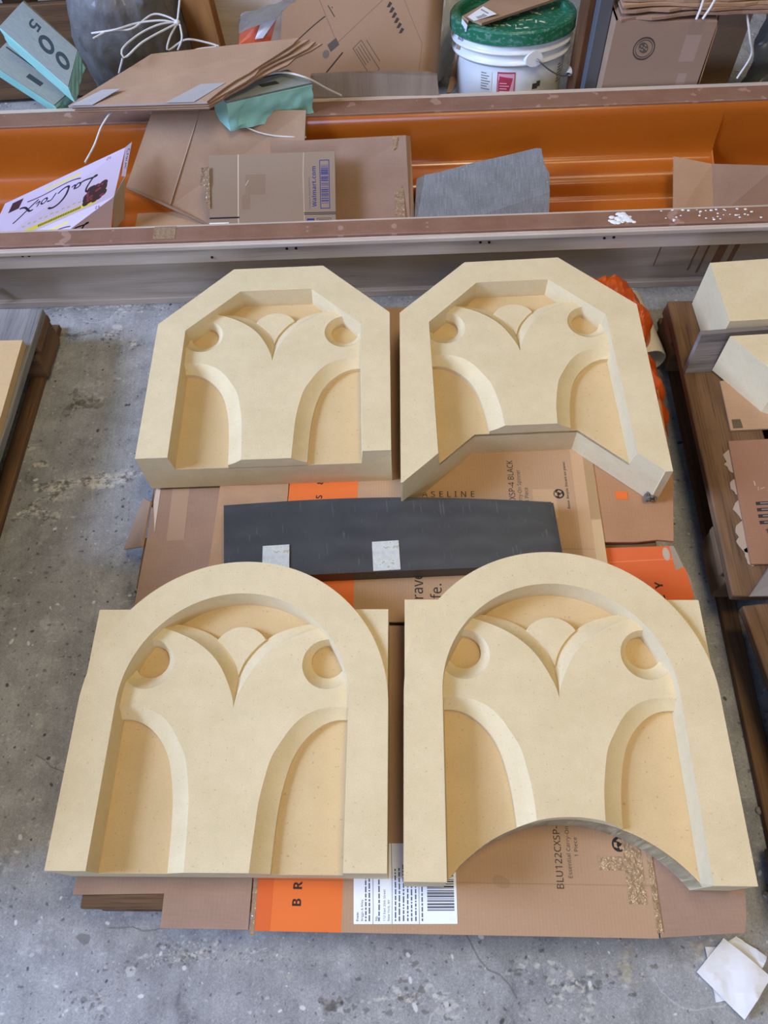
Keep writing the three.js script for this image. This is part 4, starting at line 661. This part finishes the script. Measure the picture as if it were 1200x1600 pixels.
{ // stamped box with folded sheets on top
  const t = thing('stamped_box', 'closed cardboard box with round dark stamp under the stack of sheets', 'box');
  const m = printed(768, 800, (c, w, h) => {
    kraftFill(c, w, h, [158, 130, 106], 51); c.strokeStyle = '#4a3d34'; c.lineWidth = 9; c.beginPath(); c.ellipse(262, 128, 80, 52, 0, 0, 7); c.stroke(); c.lineWidth = 5; c.beginPath(); c.ellipse(262, 128, 64, 41, 0, 0, 7); c.stroke();
    c.fillStyle = '#5a4c42'; c.beginPath(); c.ellipse(256, 124, 40, 25, 0.3, 0, 7); c.fill(); c.fillStyle = '#9c846c'; for (const [x, y] of [[240, 116], [268, 112], [250, 134], [280, 130], [262, 124], [232, 130]]) { c.beginPath(); c.ellipse(x, y, 9, 4, 0.5, 0, 7); c.fill(); } c.fillStyle = 'rgba(200,176,164,0.35)'; c.fillRect(560, 60, 120, 130); c.fillRect(590, 250, 70, 120);
  });
  const xl = 0.622, xr = 0.865, yt = 0.405, dz = -0.26;
  const F = (x, y, d = 0) => [x, y, -1.905 + 0.035 * x + d];
  mesh('front_face', slab([F(xl, 0), F(xr, 0), F(xr, yt - 0.012), F(xl, yt)], 0.005, { unit: true }), m, t);
  mesh('top_face', slab([F(xl, yt), F(xr, yt - 0.012), F(xr + 0.01, yt, dz), F(xl, yt, dz)], 0.005), cardGrey, t);
  mesh('side_face', slab([F(xr, 0), F(xr + 0.02, 0, dz), F(xr + 0.02, yt, dz), F(xr, yt - 0.012)], 0.005), cardBrown, t);
  mesh('side_face', slab([F(xl, 0, dz), F(xl, 0), F(xl, yt), F(xl, yt, dz)], 0.005), cardBrown, t);
  mesh('side_flap', slab([F(xr + 0.012, 0.05, -0.004), F(xr + 0.03, 0.05, -0.06), F(xr + 0.026, yt - 0.03, -0.06), F(xr + 0.006, yt - 0.03, -0.004)], 0.003), cardMat, t);
  const t2 = thing('cardboard_box', 'plain brown box standing behind the stamped box', 'box');
  const G = (x, y, d = 0) => [x, y, -2.06 + 0.035 * x + d];
  mesh('front_face', slab([G(0.90, 0), G(1.02, 0), G(1.02, 0.42), G(0.90, 0.42)], 0.005), cardBrown, t2);
  mesh('side_face', slab([G(1.02, 0), G(1.02, 0, -0.25), G(1.02, 0.42, -0.25), G(1.02, 0.42)], 0.005), cardBrown, t2);
  mesh('top_face', slab([G(0.90, 0.42), G(1.02, 0.42), G(1.02, 0.42, -0.25), G(0.90, 0.42, -0.25)], 0.005), cardBrown, t2);
  const labels = ['lowest folded sheet on the stamped box', 'second folded sheet up on the stamped box', 'third folded sheet up on the stamped box', 'fourth folded sheet up on the stamped box', 'topmost folded sheet on the stamped box, bright edged'];
  labels.forEach((lb, k) => {
    const r = rng(80 + k), s = thing('folded_sheet', lb, 'cardboard', [0, 0, 0], 0, 'folded cardboard stacked on the stamped box'), y = 0.4115 + k * 0.011;
    const fr = []; for (let i = 0; i <= 12; i++) { const x = 0.63 + (r() - 0.5) * 0.008 + i * 0.036; fr.push([x, y + 0.004 * Math.sin(x * 9 + k), -1.905 + 0.035 * x + (r() - 0.5) * 0.012 - k * 0.004]); }
    mesh('panel', slab([...fr, [1.05, y + 0.004, -2.13], [0.63, y, -2.14]], 0.0065), [cardGrey, cardBrown, cardMat, cardBrown, mat({ color: 0xcbb8a4 })][k], s);
  });
  const sm = mat({ color: 0xd8d2c6, roughness: 0.8 });
  tag(mesh('string', mergeGeometries([tube([[0.80, 0.416, -1.85], [0.807, 0.44, -1.86], [0.81, 0.470, -1.875], [0.81, 0.468, -2.02]], 0.003, 30), tube([[0.815, 0.416, -1.85], [0.832, 0.445, -1.86], [0.842, 0.471, -1.875], [0.845, 0.468, -2.02]], 0.003, 30)]), sm), 'white string tied round the folded sheets on the stamped box', 'string');
}
tag(mesh('steel_post', beam([0.602, 0, -1.935], [0.60, 0.6, -1.95], 0.04, 0.036, 0.003).translate(0, 0, 0), mat({ color: 0x62656a, roughness: 0.45, metalness: 0.15 })), 'blue grey steel post between the bucket and the stamped box', 'post');
tag(mesh('timber_post', beam([0.572, 0, -1.955], [0.568, 0.6, -1.975], 0.05, 0.018, 0.003), mat({ map: palletWood, color: 0xb08a60 })), 'brown timber post standing right of the bucket', 'post');
tag(mesh('plastic_film', sheet((u, v) => { const p = bilerp([1.03, 0.02, -1.93], [1.36, 0.02, -1.91], [1.38, 0.4, -2.07], [1.08, 0.34, -2.09])(u, v); const n = 0.03 * fbm(u * 4, v * 4, 3, 2); return [p[0], p[1] + n, p[2] + n * 2]; }, 40, 30, 0.0006), phys({ color: 0x8c9094, roughness: 0.25, transmission: 0.5, thickness: 0 })), 'crumpled clear plastic film behind the cord at the right', 'plastic');
tag(mesh('bead_sack', (() => { const g = new THREE.IcosahedronGeometry(1, 16); const p = g.attributes.position, v = new THREE.Vector3(); for (let i = 0; i < p.count; i++) { v.fromBufferAttribute(p, i); const n = 1 + 0.1 * noise.noise(v.x * 3, v.y * 3, v.z * 3) + 0.03 * noise.noise(v.x * 22, v.y * 22, v.z * 22); p.setXYZ(i, v.x * 0.1 * n, v.y * 0.23 * n + 0.23, v.z * 0.1 * n); } g.computeVertexNormals(); return g.translate(0.215, 0, -2.33); })(), mat({ color: 0xd8d2c0, roughness: 0.85 })), 'pale lumpy sack between the big box and the bucket', 'bag');

// ------------------------------------------------------------------ pallets at both sides
function sidePallet(label, pos, turn, sx, lengths) {           // origin at the near corner on the aisle side; sx = +1 runs to the right
  const t = thing('pallet', label, 'pallet', pos, turn);
  const put = (n, w, h, d, x, y, z, m, o) => mesh(n, boxUV(rbox(d, h, w, 0.004).rotateY(Math.PI / 2), o).translate(sx * x, y, z), m, t);
  const plank = (n, w, h, L, x, y, z, m, o, tilt = 0) => { const g = rbox(L, h, w, 0.004, o).rotateY(Math.PI / 2 + tilt).translate(sx * x + Math.sin(tilt) * L / 2 + (tilt ? 0.012 : 0), y, z); mesh(n, g, m, t); };
  for (const [z0, z1, cols, m, tilt] of lengths) for (let i = 0; i < cols; i++) plank('deck_board', 0.135, 0.022, z1 - z0 - 0.006, 0.068 + i * 0.155, 0.129, (z0 + z1) / 2, m, [i * 0.3 + z0, i * 0.23], tilt);
  const zA = Math.min(...lengths.map((l) => l[0])), zB = Math.max(...lengths.map((l) => l[1])), W = 0.155 * (lengths[0][2] - 1) + 0.12;
  for (const z of [zA + 0.05, zA + 0.62, zA + 1.2].filter((q) => q < zB)) { for (const x of [0.055, W / 2, W - 0.02]) mesh('block', rbox(0.09, 0.078, 0.12, 0.005, [x, z]).translate(sx * x, 0.057, z), palletMat, t); mesh('cross_board', rbox(W, 0.022, 0.1, 0.004, [z, 0.3]).translate(sx * W / 2, 0.107, z), palletMat, t); }
  for (const x of [0.042, W - 0.06]) plank('bottom_board', 0.034, 0.018, zB - zA + 0.06, x, 0.009, (zA + zB) / 2 - 0.03, palletMat, [0.2, x]);
  return t;
}
sidePallet('wooden pallet at the right holding a cream stone and cardboard', [0.672, 0, -1.243], -0.065, 1, [[0, 0.73, 4, palletMat], [0.732, 1.5, 4, palletMat, 0.12]]);
sidePallet('wooden pallet at the left with a grey deck board', [-0.764, 0, -1.336], -0.075, -1, [[0, 0.62, 4, greyWoodMat], [0.622, 1.2, 4, palletMat]]);
{ // on the right pallet
  const D = 0.1412;
  const t = thing('cast_stone', 'cream cast stone block, farther of two on the right pallet', 'stone');
  const H2 = 0.262;
  const block = (top, bot) => { const g = []; const n = top.length; const P3 = []; const tri = (a, b, c) => P3.push(...a, ...b, ...c); const f = THREE.ShapeUtils.triangulateShape(top.map((p) => new THREE.Vector2(p[0], -p[2])), []); for (const q of f) { tri(top[q[0]], top[q[1]], top[q[2]]); tri(bot[q[0]], bot[q[2]], bot[q[1]]); } for (let i = 0; i < n; i++) { const j = (i + 1) % n; tri(bot[i], bot[j], top[j]); tri(bot[i], top[j], top[i]); } const ge = new THREE.BufferGeometry(); ge.setAttribute('position', new THREE.Float32BufferAttribute(P3, 3)); ge.computeVertexNormals(); return boxUV(ge, [0.2, 0.4]); };
  const tallTop = [[0.722, H2, -1.06], [1.05, H2, -1.06], [1.05, H2, -1.23], [0.724, H2, -1.225]];
  mesh('block', block(tallTop, tallTop.map((p) => [p[0], D, p[2]])), stoneMat, t);
  const s2 = thing('cast_stone', 'cream cast stone with a raised ledge, nearer of two on the right pallet', 'stone');
  const top2 = [[0.718, 0.252, -1.03], [0.79, 0.252, -0.915], [1.05, 0.252, -0.78], [1.05, 0.252, -1.03]];
  mesh('block', block(top2, top2.map((p) => [p[0], D + 0.004, p[2]])), stoneMat, s2);
  const top3 = [[0.775, 0.264, -0.955], [0.84, 0.264, -0.91], [1.02, 0.264, -0.83], [1.02, 0.264, -0.955]];
  mesh('ledge', block(top3, top3.map((p) => [p[0], 0.2525, p[2]])), stoneMat, s2);
  const fib = mat({ map: greyWood, color: 0xf4e8e0, roughness: 0.95 });
  tag(mesh('fibre_board', slab([[0.66, D, -1.028], [0.96, D, -1.036], [0.96, 0.243, -1.052], [0.668, 0.243, -1.046]], 0.012), fib), 'grey fibreboard strip standing between the two cream blocks', 'board');
  const c1 = thing('cardboard_sheet', 'scratched tan cardboard sheet lying on the right pallet before the cream block', 'cardboard');
  mesh('panel', slab([[0.716, D + 0.004, -0.874], [1.1, D + 0.004, -0.868], [1.1, D + 0.004, -1.03], [0.727, D + 0.004, -1.0]], 0.004), cardMat, c1);
  mesh('corner_tape', slab([[0.722, D + 0.0046, -0.878], [0.742, D + 0.0046, -0.878], [0.742, D + 0.0046, -0.9], [0.724, D + 0.0046, -0.9]], 0.0005), mat({ color: 0x57462f, roughness: 0.35 }), c1);
  const pm = printed(512, 512, (c, w, h) => {
    kraftFill(c, w, h, [150, 106, 80], 71); const r = rng(9); c.strokeStyle = 'rgba(232,214,196,0.6)'; for (let i = 0; i < 26; i++) { c.lineWidth = 1 + r() * 3; const x = 60 + r() * 300, y = 90 + r() * 150; c.beginPath(); c.moveTo(x, y); c.lineTo(x + r() * 30 - 4, y - r() * 30); c.stroke(); }
    c.fillStyle = '#2a2320'; for (let i = 0; i < 4; i++) c.fillRect(56, 268 + i * 26, 70, 14); c.fillStyle = '#8a7a6e'; for (let i = 0; i < 4; i++) c.fillRect(72, 272 + i * 26, 38, 5); c.fillStyle = '#2a2320'; c.font = 'bold 26px sans-serif'; c.fillText('1', 70, 398); c.fillText('1', 128, 392);
  }, { roughness: 0.6 });
  const c2 = thing('cardboard_sheet', 'red brown cardboard sheet with small dark print blocks on the right pallet', 'cardboard');
  mesh('printed_panel', slab([[0.672, D + 0.006, -0.575], [0.98, D + 0.006, -0.555], [0.98, D + 0.006, -0.845], [0.703, D + 0.006, -0.847]], 0.006, { unit: true }), pm, c2);
  const rt = rng(31);
  for (const [z, w, L] of [[-0.80, 0.02, 0.03], [-0.742, 0.013, 0.02], [-0.69, 0.016, 0.024], [-0.632, 0.026, 0.036], [-0.592, 0.012, 0.02]]) { const x = 0.672 + (-0.575 - z) * 0.11, q = [[x + 0.004, z + L], [x + 0.004, z - L]]; for (let k = 1; k < 9; k++) { const u = k / 9, t = z - L + 2 * L * u; q.push([x - 0.7 * w * Math.sin(Math.PI * u) ** 0.7 * (0.5 + 0.7 * rt()), t + (rt() - 0.5) * 0.004]); } mesh('torn_paper', slab(q.map(([a, b]) => [a, D + 0.0014, b]), 0.001), mat({ color: 0xa8927c, roughness: 0.9 }), c2); }
  tag(mesh('stone_wedge', block([[0.652, D + 0.002, -0.513], [0.9, 0.16, -0.5], [0.9, 0.2, -0.62], [0.71, 0.18, -0.575]].map((p) => [p[0], Math.max(p[1], D + 0.003), p[2]]), [[0.652, D, -0.513], [0.9, D, -0.5], [0.9, D, -0.62], [0.71, D, -0.575]]), mat({ color: 0x83786c, roughness: 0.9 })), 'dark grey wedge lying on the right pallet at the deck joint', 'wedge');
}
{ // on the left pallet
  const D = 0.1412, a = -0.075;
  const c1 = thing('cardboard_sheet', 'pale beige board lying on the left pallet', 'cardboard');
  mesh('panel', slab([[-0.80, D + 0.02, -0.86], [-0.784, D + 0.02, -1.218], [-1.2, D + 0.02, -1.24], [-1.2, D + 0.02, -0.86]], 0.02), mat({ map: stoneMap, color: 0xf0dcc8, roughness: 0.85 }), c1);
  const b = thing('cast_stone', 'tall cream cast stone standing at the edge of the left pallet', 'stone');
  mesh('block', rbox(0.35, 0.34, 0.6, 0.004).translate(-1.03, D + 0.17, -0.46), stoneMat, b);
}
{ // orange cloth and pipe beside the octagonal stone
  const t = thing('orange_tarp', 'crumpled orange tarpaulin beside the notched octagon stone', 'tarp');
  const f = (u, v) => { const z = -1.33 + 0.42 * v; const xr = 0.635 + 0.016 * Math.exp(-(((z + 1.225) / 0.035) ** 2)) - 0.022 * Math.exp(-(((z + 1.13) / 0.04) ** 2)) - 0.05 * Math.max(0, -z - 1.28) / 0.05 * 0.3 + 0.004 * Math.sin(z * 90) - 0.012 * Math.max(0, (z + 1.06) / 0.1); const x = 0.52 + (xr - 0.52) * u, e = Math.max(0, (u - 0.55) / 0.45); return [x, 0.135 - 0.05 * e * e + 0.012 * noise.noise(x * 50, z * 24, 2) + 0.006 * noise.noise(x * 90, z * 60, 5), z]; };
  mesh('cloth', sheet((u, v) => f(u, 1 - v), 30, 90, 0.002), phys({ color: 0xcc5410, roughness: 0.42, clearcoat: 0.25 }), t);
  const pg = new THREE.LatheGeometry([[0.036, 0], [0.04, 0], [0.04, 0.19], [0.036, 0.19], [0.036, 0]].map((q) => new THREE.Vector2(...q)), 40);
  const pipe = mesh('white_pipe', pg, mat({ color: 0xd8d0bc, roughness: 0.45 })); pipe.rotation.set(-Math.PI / 2, 0, 0.11, 'ZXY'); pipe.rotation.order = 'YXZ'; pipe.rotation.set(-Math.PI / 2, 0.1, 0); pipe.position.set(0.637, 0.0405, -1.148);
  tag(pipe, 'short white plastic pipe lying beside the orange tarpaulin', 'pipe');
}
{ // folded paper towel on the floor
  const t = thing('paper_towel', 'crumpled white paper towel lying on the concrete floor', 'paper towel');
  const m = mat({ color: 0xe8e6e2, roughness: 0.95, bumpMap: crinkle, bumpScale: 0.0006 });
  const lay = (a, b, c, d, y, s) => mesh('fold', sheet((u, v) => { const p = bilerp(a, b, c, d)(u, v); return [p[0], y + 0.006 * Math.max(0, fbm(u * 3 + s, v * 3, 3, s)) + 0.004 * Math.max(0, Math.sin(u * 4 + v * 3 + s)) + 0.0015, p[2]]; }, 24, 24, 0.001), m, t);
  lay([0.479,0,0.034], [0.478,0,0.111], [0.512,0,0.107], [0.51,0,0.036], 0.001, 1);
  lay([0.509,0,0.032], [0.559,0,0.072], [0.574,0,0.053], [0.533,0,0.022], 0.004, 2);
  lay([0.456,0,0.068], [0.513,0,0.135], [0.572,0,0.081], [0.511,0,0.023], 0.008, 3);
}
{ // crumbs on the floor
  const r = rng(77), m = mat({ color: 0x8d877c, roughness: 0.95 });
  for (const [p, lb] of [[[0.626,0,-0.167], 'farther of two small grey crumbs on the floor beside the scooped stone'], [[0.6,0,-0.036], 'nearer of two small grey crumbs on the floor, above the paper towel']]) {
    const g = new THREE.IcosahedronGeometry(0.0055, 1), q = g.attributes.position; for (let i = 0; i < q.count; i++) { const k = 1 + 0.5 * noise.noise(q.getX(i) * 300 + p[0] * 50, q.getY(i) * 300, q.getZ(i) * 300); q.setXYZ(i, q.getX(i) * k * 1.2, q.getY(i) * k * 0.7, q.getZ(i) * k); }
    g.computeVertexNormals(); g.computeBoundingBox();
    const o = mesh('concrete_crumb', g, m); o.position.set(p[0], -g.boundingBox.min.y, p[2]); o.rotation.y = r() * 6; tag(o, lb, 'crumb', 'crumbs on the floor');
  }
}
renderer.render(scene, camera);
